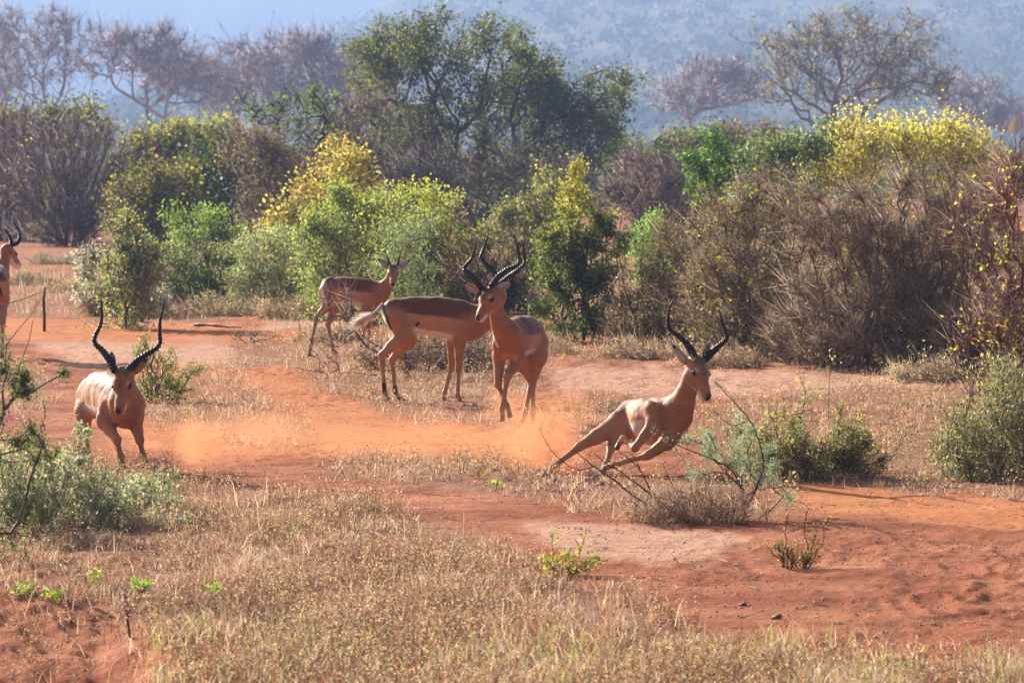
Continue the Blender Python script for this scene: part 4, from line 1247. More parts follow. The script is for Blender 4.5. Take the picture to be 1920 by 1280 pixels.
def herd():
    # A: stands side on, facing right
    impala('antelope standing side on with tail flicked out, head behind the walking one', Z3, 34.55,
           torso=[(612, 528, 0, .120), (715, 543, 0, .158), (850, 556, 0, .176), (985, 575, 0, .178), (1065, 590, 0, .158)],
           neck=[(1120, 570, 0, .125), (1185, 505, -.02, .088), (1232, 440, -.03, .066), (1232, 410, -.03, .056)],
           poll=(1228, 372, -.02), fdir=(.02, -.17, -.21), roll=.08, sq=1.32,
           horn_frame=H4,
           horns=[[(478, 600, -.02), (420, 510, .05), (330, 425, .12), (275, 350, .14), (310, 250, .12), (350, 150, .06), (382, 30, 0)],
                  [(525, 690, -.02), (630, 600, .05), (740, 525, .12), (830, 445, .15), (838, 380, .15), (812, 270, .10), (836, 130, .02)]],
           ears=[((445, 650, .0), (368, 528, .0), (-.2, -1, .1)), ((560, 690, .0), (660, 640, .03), (.2, -1, .1))],
           legs=[('hind', [(628, 560, -.055), (665, 668, -.085), (530, 785, -.09), (547, 1008, -.09), (563, 1060, -.09)]),
                 ('hind', [(640, 570, .05), (690, 690, .075), (592, 815, .08), (610, 1000, .08), (640, 1052, .08)]),
                 ('fore', [(1010, 600, -.07), (998, 705, -.085), (992, 868, -.09), (985, 1025, -.09), (1006, 1070, -.09)]),
                 ('fore', [(990, 600, .06), (957, 705, .08), (948, 860, .08), (908, 1010, .08), (903, 1056, .08)])],
           tail=dict(pts=[(540, 478, 0), (505, 515, 0), (462, 556, 0), (420, 578, 0)], hl=.12, hairs=420, r=.016, spr=.032, ph=2.2),
           strokes=[([(523, 490, 0), (545, 570, 0), (575, 625, 0), (592, 660, 0)], .013, WHITE, .006, None),
                    ([(536, 490, 0), (556, 545, 0), (572, 592, 0), (588, 628, 0)], .0085, BLACK, .004, None),
                    ([(743, 603, 0), (751, 593, 0)], .013, BLACK, .004, None),
                    ([(541, 965, -.09), (543, 995, -.09)], .02, BLACK, .006, .06),
                    ([(607, 985, 0.08), (610, 1012, .08)], .02, BLACK, .006, .06),
                    ([(735, 625, 0), (745, 622, 0)], .006, WHITE, .004, None)])
    # B: walks towards the camera
    impala('antelope walking towards the camera with head turned left and a foreleg crossing', Z4, 31.7,
           torso=[(508, 668, .26, .132), (472, 662, .10, .150), (428, 672, -.08, .162), (372, 690, -.25, .158)],
           neck=[(352, 660, -.31, .125), (318, 600, -.36, .088), (292, 530, -.38, .066), (274, 470, -.39, .056)],
           poll=(243, 396, -.40), fdir=(-.105, -.17, -.185), roll=-.05, sq=1.36, horn_frame=H4,
           horns=[[(290, 745, -.40), (205, 625, -.33), (115, 545, -.27), (58, 495, -.25), (105, 440, -.26), (165, 375, -.28), (200, 250, -.33), (231, 98, -.40)],
                  [(412, 715, -.42), (500, 590, -.35), (620, 503, -.28), (745, 455, -.25), (772, 400, -.25), (758, 300, -.28), (730, 170, -.34), (708, 60, -.40)]],
           ears=[((245, 790, -.37), (62, 660, -.36), (-.5, -1, .25)), ((475, 775, -.37), (685, 655, -.36), (.0, -1, .3))],
           legs=[('fore', [(312, 735, -.30), (308, 805, -.29), (300, 962, -.36), (352, 1085, -.30), (372, 1142, -.28)]),
                 ('fore', [(420, 745, -.24), (415, 820, -.25), (358, 915, -.38), (325, 1108, -.36), (327, 1168, -.38)]),
                 ('hind', [(540, 715, .20), (545, 805, .10), (500, 955, .19), (460, 1135, .02), (440, 1192, -.04)]),
                 ('hind', [(455, 715, .22), (448, 835, .08), (508, 945, .22), (508, 1130, .10), (505, 1195, .05)])],
           strokes=[([(345, 785, 0), (395, 790, 0)], .022, FAWN * 1.2, .025, None),
                    ([(232, 555, 0), (262, 640, 0), (300, 722, 0)], .006, WHITE, .004, None)])
    # C: leaning into a turn at full speed
    impala('antelope leaning hard into a turn at full run, dust at its hind hoof', Z2, 26.35,
           torso=[(682, 795, .44, .106), (732, 800, .30, .134), (788, 818, .10, .163), (895, 812, -.05, .160)],
           neck=[(950, 765, -.12, .122), (985, 700, -.17, .090), (1010, 635, -.20, .070), (1040, 560, -.22, .058)],
           poll=(1086, 448, -.24), fdir=(.075, -.16, -.20), roll=.10, U=(-.35, .25, .85), belly=.22, saddle=.6, sq=1.27, horn_frame=H2,  # white raised and saddle narrowed: sunlit ribs painted into the coat
           horns=[[(448, 745, -.24), (405, 650, -.18), (345, 565, -.13), (262, 485, -.10), (165, 425, -.09), (137, 365, -.10), (140, 250, -.14), (165, 140, -.18), (207, 50, -.22)],
                  [(560, 750, -.24), (620, 685, -.19), (705, 612, -.13), (795, 540, -.10), (815, 495, -.10), (790, 430, -.11), (762, 330, -.15), (740, 250, -.19), (712, 165, -.22)]],
           ears=[((375, 800, -.21), (190, 582, -.18), (-.7, -.8, .1)), ((545, 730, -.20), (598, 595, -.16), (.4, -1, .1))],
           legs=[('hind', [(668, 785, .38, .108), (585, 838, .30, .078), (350, 975, .18, .033), (178, 1108, .05), (122, 1152, .0)]),
                 ('hind', [(690, 840, .36, .09), (612, 890, .26, .065), (545, 980, .24), (508, 1095, .08), (478, 1162, .0)]),
                 ('fore', [(800, 765, -.14, .080), (808, 835, -.20, .048), (690, 985, -.24, .026), (618, 925, -.12), (585, 965, -.08)]),
                 ('fore', [(930, 880, -.14, .085), (890, 945, -.18, .05), (770, 1030, -.22, .03), (560, 1085, -.14), (480, 1112, -.10)])],
           tail=dict(pts=[(690, 760, .5), (660, 785, .5), (635, 795, .48)], hl=.03, hairs=50, r=.012, spr=.012),
           pale=.15)
    # D: runs straight at the camera
    impala('antelope running straight at the camera on the left, wide lyre horns', Z1, 26.9,
           torso=[(262, 722, .42, .138), (305, 705, .24, .152), (372, 715, .04, .165), (440, 755, -.16, .168), (482, 778, -.28, .158)],
           neck=[(484, 742, -.33, .125), (480, 690, -.38, .092), (470, 640, -.42, .072), (466, 605, -.43, .058)],
           poll=(462, 566, -.45), fdir=(-.035, -.15, -.24), roll=-.04, sq=1.36, horn_frame=H1,
           horns=[[(440, 905, -.45), (385, 785, -.38), (300, 675, -.31), (228, 615, -.28), (207, 570, -.28), (232, 500, -.29), (285, 400, -.32), (300, 300, -.35), (290, 170, -.39), (285, 70, -.43)],
                  [(570, 905, -.45), (680, 790, -.38), (800, 712, -.31), (905, 650, -.28), (936, 590, -.28), (926, 480, -.30), (932, 350, -.33), (958, 250, -.37), (985, 130, -.42)]],
           ears=[((430, 850, -.38), (402, 690, -.34), (-.5, -1, 0)), ((640, 930, -.40), (805, 765, -.36), (-.3, 1, .2))],
           legs=[('fore', [(362, 790, -.20), (338, 890, -.24), (425, 1010, -.38), (448, 1120, -.30), (460, 1172, -.27)]),
                 ('fore', [(553, 785, -.24), (545, 885, -.26), (577, 1015, -.33), (600, 1120, -.26), (626, 1185, -.22)]),
                 ('hind', [(232, 740, .36), (205, 835, .28), (215, 935, .40), (226, 1085, .25), (238, 1150, .20)]),
                 ('hind', [(330, 760, .40), (355, 865, .28), (370, 945, .42), (430, 1060, .35), (455, 1120, .30)])],
           belly=-.35, saddle=.30)  # shifted edges put the sun-bright flank into the coat colour
    # E: young one behind the brush
    impala('young antelope with short straight horns standing behind the dead brush', Z5, 42.7,
           torso=[(318, 405, 0, .098), (420, 448, 0, .145), (560, 462, 0, .150), (690, 478, 0, .152), (780, 480, 0, .135)],
           neck=[(830, 450, -.02, .105), (880, 400, -.05, .075), (920, 340, -.07, .055), (935, 290, -.08, .048)],
           poll=(950, 212, -.08), fdir=(-.01, -.17, -.17), roll=0.0, sq=1.3, h=0.0095, hl=.235, horn_r=.014, ear_w=.075, scale=1.0,
           horns=[[(912, 195, -.08), (890, 130, -.06), (862, 55, -.05)], [(990, 195, -.08), (1005, 120, -.06), (1020, 42, -.05)]],
           ears=[((900, 215, -.06), (793, 132, -.05), (-.1, -1, .3)), ((1005, 212, -.06), (1120, 145, -.05), (.1, -1, .3))],
           legs=[('hind', [(300, 460, -.05, .105), (300, 590, -.08, .062), (180, 725, -.08, .03), (120, 1000, -.08, .022), (102, 1095, -.08)]),
                 ('hind', [(310, 460, .05, .10), (352, 620, .08, .062), (292, 790, .08, .03), (335, 985, .08, .022), (350, 1060, .08)]),
                 ('fore', [(700, 520, -.05, .08), (680, 640, -.07), (655, 820, -.08), (628, 1010, -.08), (612, 1080, -.08)]),
                 ('fore', [(690, 520, .05, .08), (665, 640, .07), (700, 820, .08), (705, 1010, .08), (700, 1075, .08)])],
           strokes=[([(228, 370, 0), (238, 450, 0), (285, 585, 0)], .014, WHITE, .008, None), ([(320, 450, 0), (312, 600, 0)], .004, BLACK, .003, .2)])
    # F: cut by the left edge, seen from behind
    impala('antelope cut by the left edge, seen from behind with head turned right', Z6, 42.0,
           torso=[(-25, 590, -.22, .130), (-25, 570, 0, .150), (-22, 560, .25, .155), (-15, 560, .45, .155)],
           neck=[(0, 520, .56, .11), (25, 440, .62, .078), (42, 370, .66, .062), (52, 320, .68, .055)],
           poll=(78, 290, .70), fdir=(.11, .18, -.16), roll=.05, sq=1.25, h=0.0095,
           horns=[[(95, 275, .68), (100, 245, .68), (75, 190, .66), (42, 128, .66)], [(112, 270, .70), (150, 255, .70), (172, 215, .68), (162, 150, .68), (112, 72, .70)]],
           ears=[((70, 300, .67), (95, 345, .60), (-.2, -1, 0)), ((60, 295, .70), (20, 300, .72), (-.2, -1, 0))],
           legs=[('hind', [(10, 640, -.18), (28, 750, -.12), (22, 930, -.22), (18, 1165, -.12), (18, 1222, -.10)]),
                 ('hind', [(-62, 640, -.18), (-80, 750, -.12), (-75, 930, -.22), (-75, 1165, -.12), (-75, 1222, -.10)]),
                 ('fore', [(20, 620, .42), (22, 700, .42), (20, 880, .42), (18, 1085, .42), (18, 1135, .42)]),
                 ('fore', [(-60, 620, .42), (-62, 700, .42), (-65, 880, .42), (-65, 1085, .42), (-65, 1135, .42)])],
           strokes=[([(8, 575, 0), (35, 640, 0), (40, 700, 0)], .010, BLACK, .005, None)])

# ================================================================ grasses, clods, small things near the camera
def sample_ground(n, polys, y0, y1, clump=0.0, seed=1, umax=0.145, power=0.5, tuft=0):
    """points on the ground inside the given regions"""
    out = []
    got = 0
    while got < n:
        k = n * 3
        Y = (y0 ** (1 + power) + rng.random(k) * (y1 ** (1 + power) - y0 ** (1 + power))) ** (1 / (1 + power))
        X = rng.uniform(-umax, umax, k) * Y
        px, py = to_px(np.stack([X, Y, X * 0], -1))
        m = region_mask(px, py, polys) if polys is not None else np.ones(k)
        if clump:
            c = fbm(X * 2.4, Y * 1.5, 3, seed)
            m = m * np.clip((c - 0.5) * clump + 0.55, 0.03, 1)
        keep = rng.random(k) < m
        X = X[keep]; Y = Y[keep]
        if tuft:
            q = rng.integers(0, len(X), len(X)) // tuft * tuft
            cxx = X[np.minimum(q, len(X) - 1)]; cyy = Y[np.minimum(q, len(X) - 1)]
            sel = rng.random(len(X)) < .65
            X = np.where(sel, cxx + rng.normal(size=len(X)) * .022, X); Y = np.where(sel, cyy + rng.normal(size=len(X)) * .03, Y)
        out.append(np.stack([X, Y], 1)); got += len(X)
        if keep.sum() == 0: break
    p = np.concatenate(out)[:n]
    z = ground_z(p[:, 0], p[:, 1])
    return np.concatenate([p, z[:, None]], 1)

def blades(p, h, wd, lean, cols, bent=True):
    n = len(p)
    an = rng.uniform(0, 2 * math.pi, n)
    side = np.stack([np.cos(an), np.sin(an), 0 * an], 1) * (wd * (0.6 + .8 * rng.random(n)))[:, None] * .5
    la = rng.uniform(0, 2 * math.pi, n)
    hh = h * (0.35 + 0.8 * rng.random(n)) * (0.35 + 1.5 * np.clip(fbm(p[:, 0] * 3.0, p[:, 1] * 1.6, 3, 101) * 2 - .55, 0, 1))
    ld = np.stack([np.cos(la), np.sin(la), 0 * la], 1) * (hh * lean * rng.random(n))[:, None]
    up = np.array([0, 0, 1.])[None] * hh[:, None]
    if bent:
        V = np.stack([p - side, p + side, p + up * .55 + ld * .35 + side * .8, p + up * .55 + ld * .35 - side * .8, p + up * .92 + ld], 1).reshape(-1, 3)
        b = (np.arange(n) * 5)[:, None]
        F = [b + np.array([0, 1, 2, 3]), b + np.array([3, 2, 4])]
        k = 5
    else:
        V = np.stack([p - side, p + side, p + up + ld], 1).reshape(-1, 3)
        F = [(np.arange(n) * 3)[:, None] + np.array([0, 1, 2])]
        k = 3
    c = np.array(cols)[rng.integers(0, len(cols), n)] * (0.65 + .7 * rng.random((n, 1)))
    return V, F, np.repeat(c, k, 0)

STR = ((0.46, 0.34, 0.25), (0.40, 0.28, 0.20), (0.30, 0.19, 0.13), (0.56, 0.46, 0.36), (0.38, 0.23, 0.13), (0.24, 0.12, 0.07))
STRG = STR + ((0.36, 0.36, 0.12), (0.30, 0.32, 0.11))

def merge(name, parts, mat, label, cat, kind='stuff'):
    V = []; F = []; Cc = []; off = 0
    for v, f, c in parts:
        V.append(v); F += [q + off for q in f]; Cc.append(c); off += len(v)
    by = {}
    for q in F: by.setdefault(q.shape[1], []).append(q)
    o = mesh_np(name, np.concatenate(V), [np.concatenate(x) for x in by.values()], mat, cols=np.clip(np.concatenate(Cc), 0.005, .9))
    tag(o, label, cat, kind=kind)
    return o

def herb_bits(p, h, nl, ll, cols, stemcol):
    """little dry herbs: a stem and specks of leaf and seed"""
    n = len(p)
    d = rng.normal(size=(n, 3)) * .35; d[:, 2] = 1
    e = p + d * (h * (.5 + rng.random(n)))[:, None]
    v, f = spikes(p, e, np.full(n, .0022))
    c = np.tile(np.array(stemcol), (len(v), 1)) * (0.7 + .6 * rng.random((len(v), 1)))
    j = np.repeat(np.arange(n), nl)
    t = rng.uniform(.3, 1.05, len(j))[:, None]
    q = p[j] * (1 - t) + e[j] * t + rng.normal(size=(len(j), 3)) * (h * .16)
    q[:, 2] = np.maximum(q[:, 2], p[j][:, 2] + .005)
    lv, lf = leaf_quads(q, ll, ll * .55)
    base = np.array(cols)[rng.integers(0, len(cols), n)][j] * (.7 + .6 * rng.random((len(j), 1)))
    return [(v, [f], c), (lv, [lf], np.repeat(base, 4, 0))]

def grasses():
    CR = 3.4
    fg = sample_ground(46000, [FORE_GRASS], 14, 28, 7.5, 61, power=.2, tuft=14)
    px, py = to_px(fg)
    raw = region_mask(px, py, [RAW_SOIL])
    fg = fg[rng.random(len(fg)) > raw * .96]
    parts = [blades(fg, 0.062, .0042, 1.6, STR)]
    lo = sample_ground(9000, [[(250, 1190), (2000, 1225), (2000, 1400), (250, 1400)]], 14, 17.5, 2, 66, power=.2)
    parts.append(blades(lo, 0.10, .006, 1.1, STRG))
    hb = sample_ground(8500, [FORE_GRASS], 14, 27, 5, 63, power=.2)
    px, py = to_px(hb); hb = hb[rng.random(len(hb)) > region_mask(px, py, [RAW_SOIL]) * .9]
    parts += herb_bits(hb, .11, 10, .013, ((0.52, 0.39, 0.25), (0.36, 0.21, 0.13), (0.46, 0.31, 0.19), (0.36, 0.34, 0.17), (0.22, 0.11, 0.07), (0.20, 0.10, 0.06)), (0.3, 0.17, 0.1))
    lg = sample_ground(1900, [FORE_GRASS], 14, 27, 5, 67, power=.2)
    parts.append(blades(lg, 0.13, .0035, 1.0, ((0.62, 0.50, 0.34), (0.52, 0.38, 0.24), (0.36, 0.22, 0.14))))
    merge('foreground_grass', parts, STRAW, 'dry straw coloured grass and dead herbs covering the foreground', 'grass')
    st = sample_ground(38000, STRIPS, 20, 62, 7, 71, power=.0, tuft=14)
    merge('grass_strips', [blades(st, 0.065, .007, 1.3, STR, False)] + herb_bits(sample_ground(3000, STRIPS, 20, 60, 4, 73, power=.0), .12, 9, .02,
          ((0.46, 0.33, 0.2), (0.30, 0.18, 0.11), (0.34, 0.30, 0.15)), (0.3, 0.17, 0.1)), STRAW, 'patches of dry grass between the bare red tracks', 'grass')
    verge = [(-300, 575), (150, 580), (200, 592), (560, 590), (640, 600), (640, 640), (900, 648), (1200, 662), (1500, 676), (1740, 700), (2200, 730), (2200, 420), (200, 420), (190, 520), (-300, 540)]
    v1 = sample_ground(50000, [verge], 37, 100, 6.0, 81, power=.0, tuft=12)
    merge('verge_grass', [blades(v1, 0.21, .012, .8, STR + ((0.30, 0.27, 0.12), (0.22, 0.2, 0.09)), False)], STRAW, 'taller dry grass fringing the foot of the bushes', 'grass')
    # crumbs of earth and litter
    cl = np.concatenate([sample_ground(20000, None, 14.5, 40, 9, 91, power=.0), sample_ground(2500, [[(960, 870), (1180, 880), (1180, 925), (960, 925)]], 24, 28, 0, 92, umax=.05)])
    n = len(cl)
    r = .003 + .008 * rng.random(n) ** 4
    r[-2500:] *= 1.0
    octv = np.array([(1, 0, 0), (-1, 0, 0), (0, 1, 0), (0, -1, 0), (0, 0, .8), (0, 0, -.5)])
    V = cl[:, None] + octv[None] * r[:, None, None] * (0.6 + .8 * rng.random((n, 6, 1)))
    V[:, :, 2] = cl[:, None, 2] + (V[:, :, 2] - cl[:, None, 2]) * .6 + (r * .2)[:, None]
    fo = np.array([(0, 2, 4), (2, 1, 4), (1, 3, 4), (3, 0, 4), (2, 0, 5), (1, 2, 5), (3, 1, 5), (0, 3, 5)])
    F = (np.arange(n) * 6)[:, None, None] + fo[None]
    cc = np.array(((0.34, 0.12, 0.06), (0.26, 0.085, 0.045), (0.44, 0.20, 0.12), (0.16, 0.06, 0.04)))[rng.integers(0, 4, n)]
    tw = sample_ground(2600, None, 14.5, 42, 6, 95, power=.0)
    dd = rng.normal(size=(len(tw), 3)); dd[:, 2] = .12 * np.abs(dd[:, 2]); dd /= np.linalg.norm(dd, axis=1)[:, None]
    tv, tf = spikes(tw + np.array([[0, 0, .004]]), tw + dd * (.03 + .14 * rng.random((len(tw), 1)) ** 2) + np.array([[0, 0, .006]]), np.full(len(tw), .0024))
    tcl = np.array(((0.5, 0.36, 0.25), (0.12, 0.06, 0.04), (0.25, 0.14, 0.09)))[rng.integers(0, 3, len(tw))]
    merge('ground_litter', [(tv, [tf], np.repeat(tcl, 4, 0))], BARK, 'broken twigs and straw littering the bare tracks', 'litter')
    merge('earth_crumbs', [(V.reshape(-1, 3), [F.reshape(-1, 3)], np.repeat(cc, 6, 0))], BARK, 'crumbs of red earth and litter lying on the tracks', 'soil')

def clod(px, py, r, label):
    g = G(px, py); g[2] = float(ground_z(g[:1], g[1:2])[0])
    V, F = ball(np.array([0, 0, r * .25]), np.eye(3) * np.array([r, r * .8, r * .55])[:, None], 9)
    V = V + (0.35 * r) * np.stack([vnoise(V[:, 0] * 40 + 3, V[:, 2] * 40 + V[:, 1] * 31, 3) - .5, vnoise(V[:, 0] * 40 + 9, V[:, 2] * 40 + V[:, 1] * 31, 5) - .5, vnoise(V[:, 0] * 40 + 30, V[:, 2] * 40 + V[:, 1] * 31, 8) - .5], 1) * 2
    o = mesh_np('clod', V, F, BARK, cols=np.tile(np.array((0.16, 0.055, 0.035)), (len(V), 1)), loc=tuple(g))
    tag(o, label, 'clod', 'clods of red earth')

def small_things():
    clod(1020, 902, .045, 'dark clod of earth kicked up at the outstretched hind hoof of the turning antelope')
    clod(1040, 906, .025, 'small dark clod just right of the outstretched hind hoof')
    clod(1112, 908, .05, 'dark clod of earth under the second hind hoof of the turning antelope')
    clod(1128, 912, .03, 'small clod right of the one under the second hind hoof')
    clod(1460, 1155, .028, 'lone dark clod on the bare track below the small stemmed shrub')
    clod(1395, 1130, .02, 'tiny clod left of the lone dark clod')
    clod(760, 893, .03, 'clod lying on the dusty track between the two running antelopes')
    # stake
    g = G(83, 621)
    pts = np.array([(0, 0, -.03), (.002, 0, .2), (-.006, 0, .38), (.01, 0, .54)])
    V, F = tubes(pts[:-1], pts[1:], np.array([.020, .019, .018]), np.array([.019, .018, .016]), 8)
    cap = np.array([pts[-1] + (0, 0, .004)]); nV = len(V)
    F3 = np.array([(nV - 8 + i, nV - 8 + (i + 1) % 8, nV) for i in range(8)])
    o = mesh_np('stake', np.concatenate([V, cap]), [F, F3], WOODEN, smooth=True, loc=tuple(g))
    tag(o, 'thin upright wooden stake in the bare earth on the left', 'stake')
    # log
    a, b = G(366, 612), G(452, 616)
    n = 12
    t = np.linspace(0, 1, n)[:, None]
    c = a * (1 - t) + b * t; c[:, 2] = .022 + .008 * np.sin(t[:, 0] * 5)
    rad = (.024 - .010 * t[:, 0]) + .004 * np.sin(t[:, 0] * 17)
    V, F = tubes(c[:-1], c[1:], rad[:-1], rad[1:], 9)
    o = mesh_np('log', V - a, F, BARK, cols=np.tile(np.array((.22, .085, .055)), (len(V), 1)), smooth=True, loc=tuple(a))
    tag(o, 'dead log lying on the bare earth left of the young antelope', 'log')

def curved(name, label, cat, base, D, curves, col):
    b = P(base[0], base[1], D); b[2] = 0
    root = thing(name, label, cat, b)
    for q, r0, r1 in curves:
        p = np.array([P(x, y, D + .03 * math.sin(i * 2.1 + x)) for i, (x, y) in enumerate(q)])
        u = np.concatenate([[0], np.cumsum(np.linalg.norm(np.diff(p, axis=0), axis=1))]); u /= u[-1]
        M = 8 * len(q); t = np.linspace(0, 1, M)
        c = np.stack([np.interp(t, u, p[:, d]) for d in range(3)], 1)
        for _ in range(12): c[1:-1] = .25 * c[:-2] + .5 * c[1:-1] + .25 * c[2:]
        c[1:-1] += rng.normal(size=(M - 2, 3)) * r0 * .18
        r = r0 + (r1 - r0) * t; r = r * (1 + .12 * rng.normal(size=M))
        V, F = tubes(c[:-1], c[1:], r[:-1], r[1:], 6)
        mesh_np('branch', V - b, F, BARK, root, cols=np.tile(np.array(col), (len(V), 1)), smooth=True)
    return root

def plants_near():
    HER = ((0.26, 0.29, 0.17), (0.34, 0.36, 0.24), (0.18, 0.22, 0.11), (0.40, 0.33, 0.23), (0.22, 0.29, 0.11))
    kw = dict(bf=.95, nbase=9, base_r=.28, bark=(0.34, 0.22, 0.14), tip_r=.0018, rmax=.005, wob=.05, leaf=(.026, .012), sig=.016, skirt=.25, ntwig=900, twig_len=.08, twig_r=.0014, twig_up=1.2, tipcol=(.45, .33, .22), shell=.4, mincol=.55)
    plant('leafy_herb', 'grey green leafy herbs in the left corner foreground, left clump', 'herb', (30, 1005), [(20, 880, 80, 70), (-40, 920, 70, 70), (70, 940, 80, 50), (110, 850, 25, 40)], rd=.4, nt=380, nleaf=7500, cols=HER, clusters=120, **kw)
    plant('leafy_herb', 'tallest leafy herb clump beneath the legs of left running antelope', 'herb', (150, 985), [(140, 890, 50, 65), (185, 925, 50, 45), (150, 955, 80, 35), (152, 820, 12, 40)], rd=.35, nt=320, nleaf=6500, cols=HER, clusters=100, **kw)
    plant('leafy_herb', 'grey green herb clump right of the left running antelope hooves', 'herb', (260, 960), [(245, 925, 50, 30), (300, 925, 30, 25), (220, 945, 60, 22)], rd=.3, nt=200, nleaf=4500, cols=HER, clusters=90, **kw)
    plant('leafy_herb', 'sparse low herbs thinning out into the dry grass', 'herb', (330, 985), [(320, 955, 50, 22), (250, 1000, 90, 26), (120, 1020, 90, 24)], rd=.5, nt=220, nleaf=2600, cols=HER[2:] + ((0.36, 0.22, 0.14),), clusters=90, **kw)
    plant('thorn_branches', 'dark thorny branches with small green leaves entering from the left edge', 'shrub', (-330, 1080),
          [(15, 660, 40, 40), (20, 720, 60, 30), (70, 690, 50, 22), (10, 820, 70, 35), (60, 850, 60, 30), (-30, 740, 60, 80), (120, 700, 22, 10)], D=19.5, rd=.25, nt=200, bf=.35, nleaf=4800, leaf=(.016, .009), sig=.014, cols=((0.10, 0.15, 0.05), (0.15, 0.19, 0.07), (0.07, 0.10, 0.035)),
          clusters=45, bark=(0.12, 0.07, 0.05), tip_r=.0025, rmax=.02, expo=.36, ntwig=1500, twig_len=.05, twig_r=.001, skirt=0.1)
    curved('bare_twig', 'long pale bare twigs crossing in front of the stake on the left', 'twig', (-60, 1090), 18.8,
           [([(-40, 700), (-5, 665), (30, 622), (58, 590), (80, 556), (96, 521)], .0045, .0016), ([(-20, 576), (20, 568), (55, 557), (90, 541), (112, 526), (130, 513)], .0035, .0014),
            ([(26, 628), (34, 622), (40, 618)], .002, .001), ([(-20, 760), (30, 700), (55, 640), (62, 600)], .004, .002)], (0.36, 0.22, 0.16))
    plant('small_shrub', 'small leafy shrub standing behind the left running antelope', 'shrub', (295, 752), [(300, 690, 38, 42), (330, 700, 28, 32), (280, 660, 22, 22), (310, 730, 45, 22)], rd=.22, nt=150, bf=.6, nleaf=3600, leaf=(.022, .014), sig=.02,
          cols=((0.14, 0.17, 0.05), (0.09, 0.11, 0.04), (0.2, 0.2, 0.07)), clusters=50, bark=(0.12, 0.06, 0.045), tip_r=.003, rmax=.014, nbase=5, base_r=.05, pts=[(375, 692, 0), (382, 688, .02), (262, 630, 0), (268, 645, 0), (275, 625, .03)])
    plant('small_shrub', 'small dark stemmed shrub alone on the bare track, right foreground', 'shrub', (1492, 1062), [(1492, 1035, 40, 22), (1470, 1030, 30, 20), (1520, 1040, 25, 18)], rd=.1, nt=60, bf=.8, nleaf=700, leaf=(.016, .009), sig=.014,
          cols=((0.16, 0.13, 0.04), (0.26, 0.16, 0.05), (0.12, 0.11, 0.04)), bark=(0.09, 0.04, 0.03), tip_r=.0025, rmax=.007, nbase=7, base_r=.03, pts=[(1478, 965, 0), (1512, 962, .02), (1545, 985, .05), (1438, 1022, 0), (1500, 940, 0), (1530, 1000, -.05), (1556, 968, .02)], ntwig=120, twig_len=.05, twig_r=.0012, skirt=0)
    plant('small_plant', 'small yellow green plant at the edge of the foreground grass', 'plant', (1060, 1078), [(1060, 1052, 42, 20), (1112, 1058, 30, 14), (1030, 1050, 25, 16)], rd=.12, nt=60, bf=.8, nleaf=620, leaf=(.022, .011), sig=.014,
          cols=((0.25, 0.28, 0.07), (0.34, 0.27, 0.05), (0.15, 0.17, 0.06)), bark=(0.14, 0.07, 0.05), tip_r=.002, rmax=.005, nbase=6, base_r=.05, pts=[(1038, 1003, 0), (1078, 1010, 0), (1130, 1030, 0), (1100, 990, .03)], skirt=0)
    for i, (x, y, l) in enumerate([(930, 919, 'tiny bright green plant on the track below the dust'), (48, 1118, 'green sprig at the left edge of the bare red bank'), (100, 1125, 'green sprig just above the bare red bank'),
                                   (262, 1112, 'bright green sprig in the dry grass left of the brown stem'), (400, 1118, 'pale green sprig in the dry grass right of the brown stem'), (172, 1095, 'green sprig among herbs above the bank'),
                                   (560, 1010, 'low green sprig inside the middle of the foreground grass'), (90, 505, 'green weed growing behind the stake'), (47, 512, 'green weed between the stake and the left edge')]):
        s = Dg(y) / 21.
        plant('green_sprig', l, 'plant', (x, y), [(x, y - 14 / s, 17 / s, 12 / s)], rd=.05, nt=14, bf=.8, nleaf=70 if i != 3 else 110, leaf=(.024, .012), sig=.012, cols=((0.20, 0.34, 0.06), (0.27, 0.36, 0.08)), bark=(0.2, 0.16, 0.06),
              tip_r=.0015, rmax=.003, nbase=3, base_r=.02, skirt=0)
    plant('dead_herb', 'upright brown dead stem with shrivelled leaves in foreground grass', 'plant', (245, 1172), [(245, 1125, 22, 35)], rd=.05, nt=20, bf=.6, nleaf=90, leaf=(.014, .008), sig=.012, cols=((0.25, 0.13, 0.08), (0.35, 0.22, 0.12)), bark=(0.16, 0.07, 0.05), tip_r=.002, rmax=.006, skirt=0)
    # right foreground group
    plant('acacia_seedling', 'feathery grey green acacia seedling in front of the turning antelope', 'seedling', (1405, 962), [(1390, 845, 55, 32), (1325, 835, 40, 22), (1445, 885, 42, 26), (1410, 800, 32, 16), (1460, 925, 26, 18), (1350, 870, 60, 26)], D=23.2, rd=.22, nt=120, bf=.3,
          nleaf=13000, leaf=(.013, .0035), sig=.018, cols=((0.22, 0.27, 0.16), (0.28, 0.33, 0.21), (0.15, 0.19, 0.11)), clusters=34, bark=(0.14, 0.08, 0.06), tip_r=.0017, rmax=.008, skirt=0, pts=[(1228, 808, 0), (1342, 716, .05), (1385, 765, .03)])
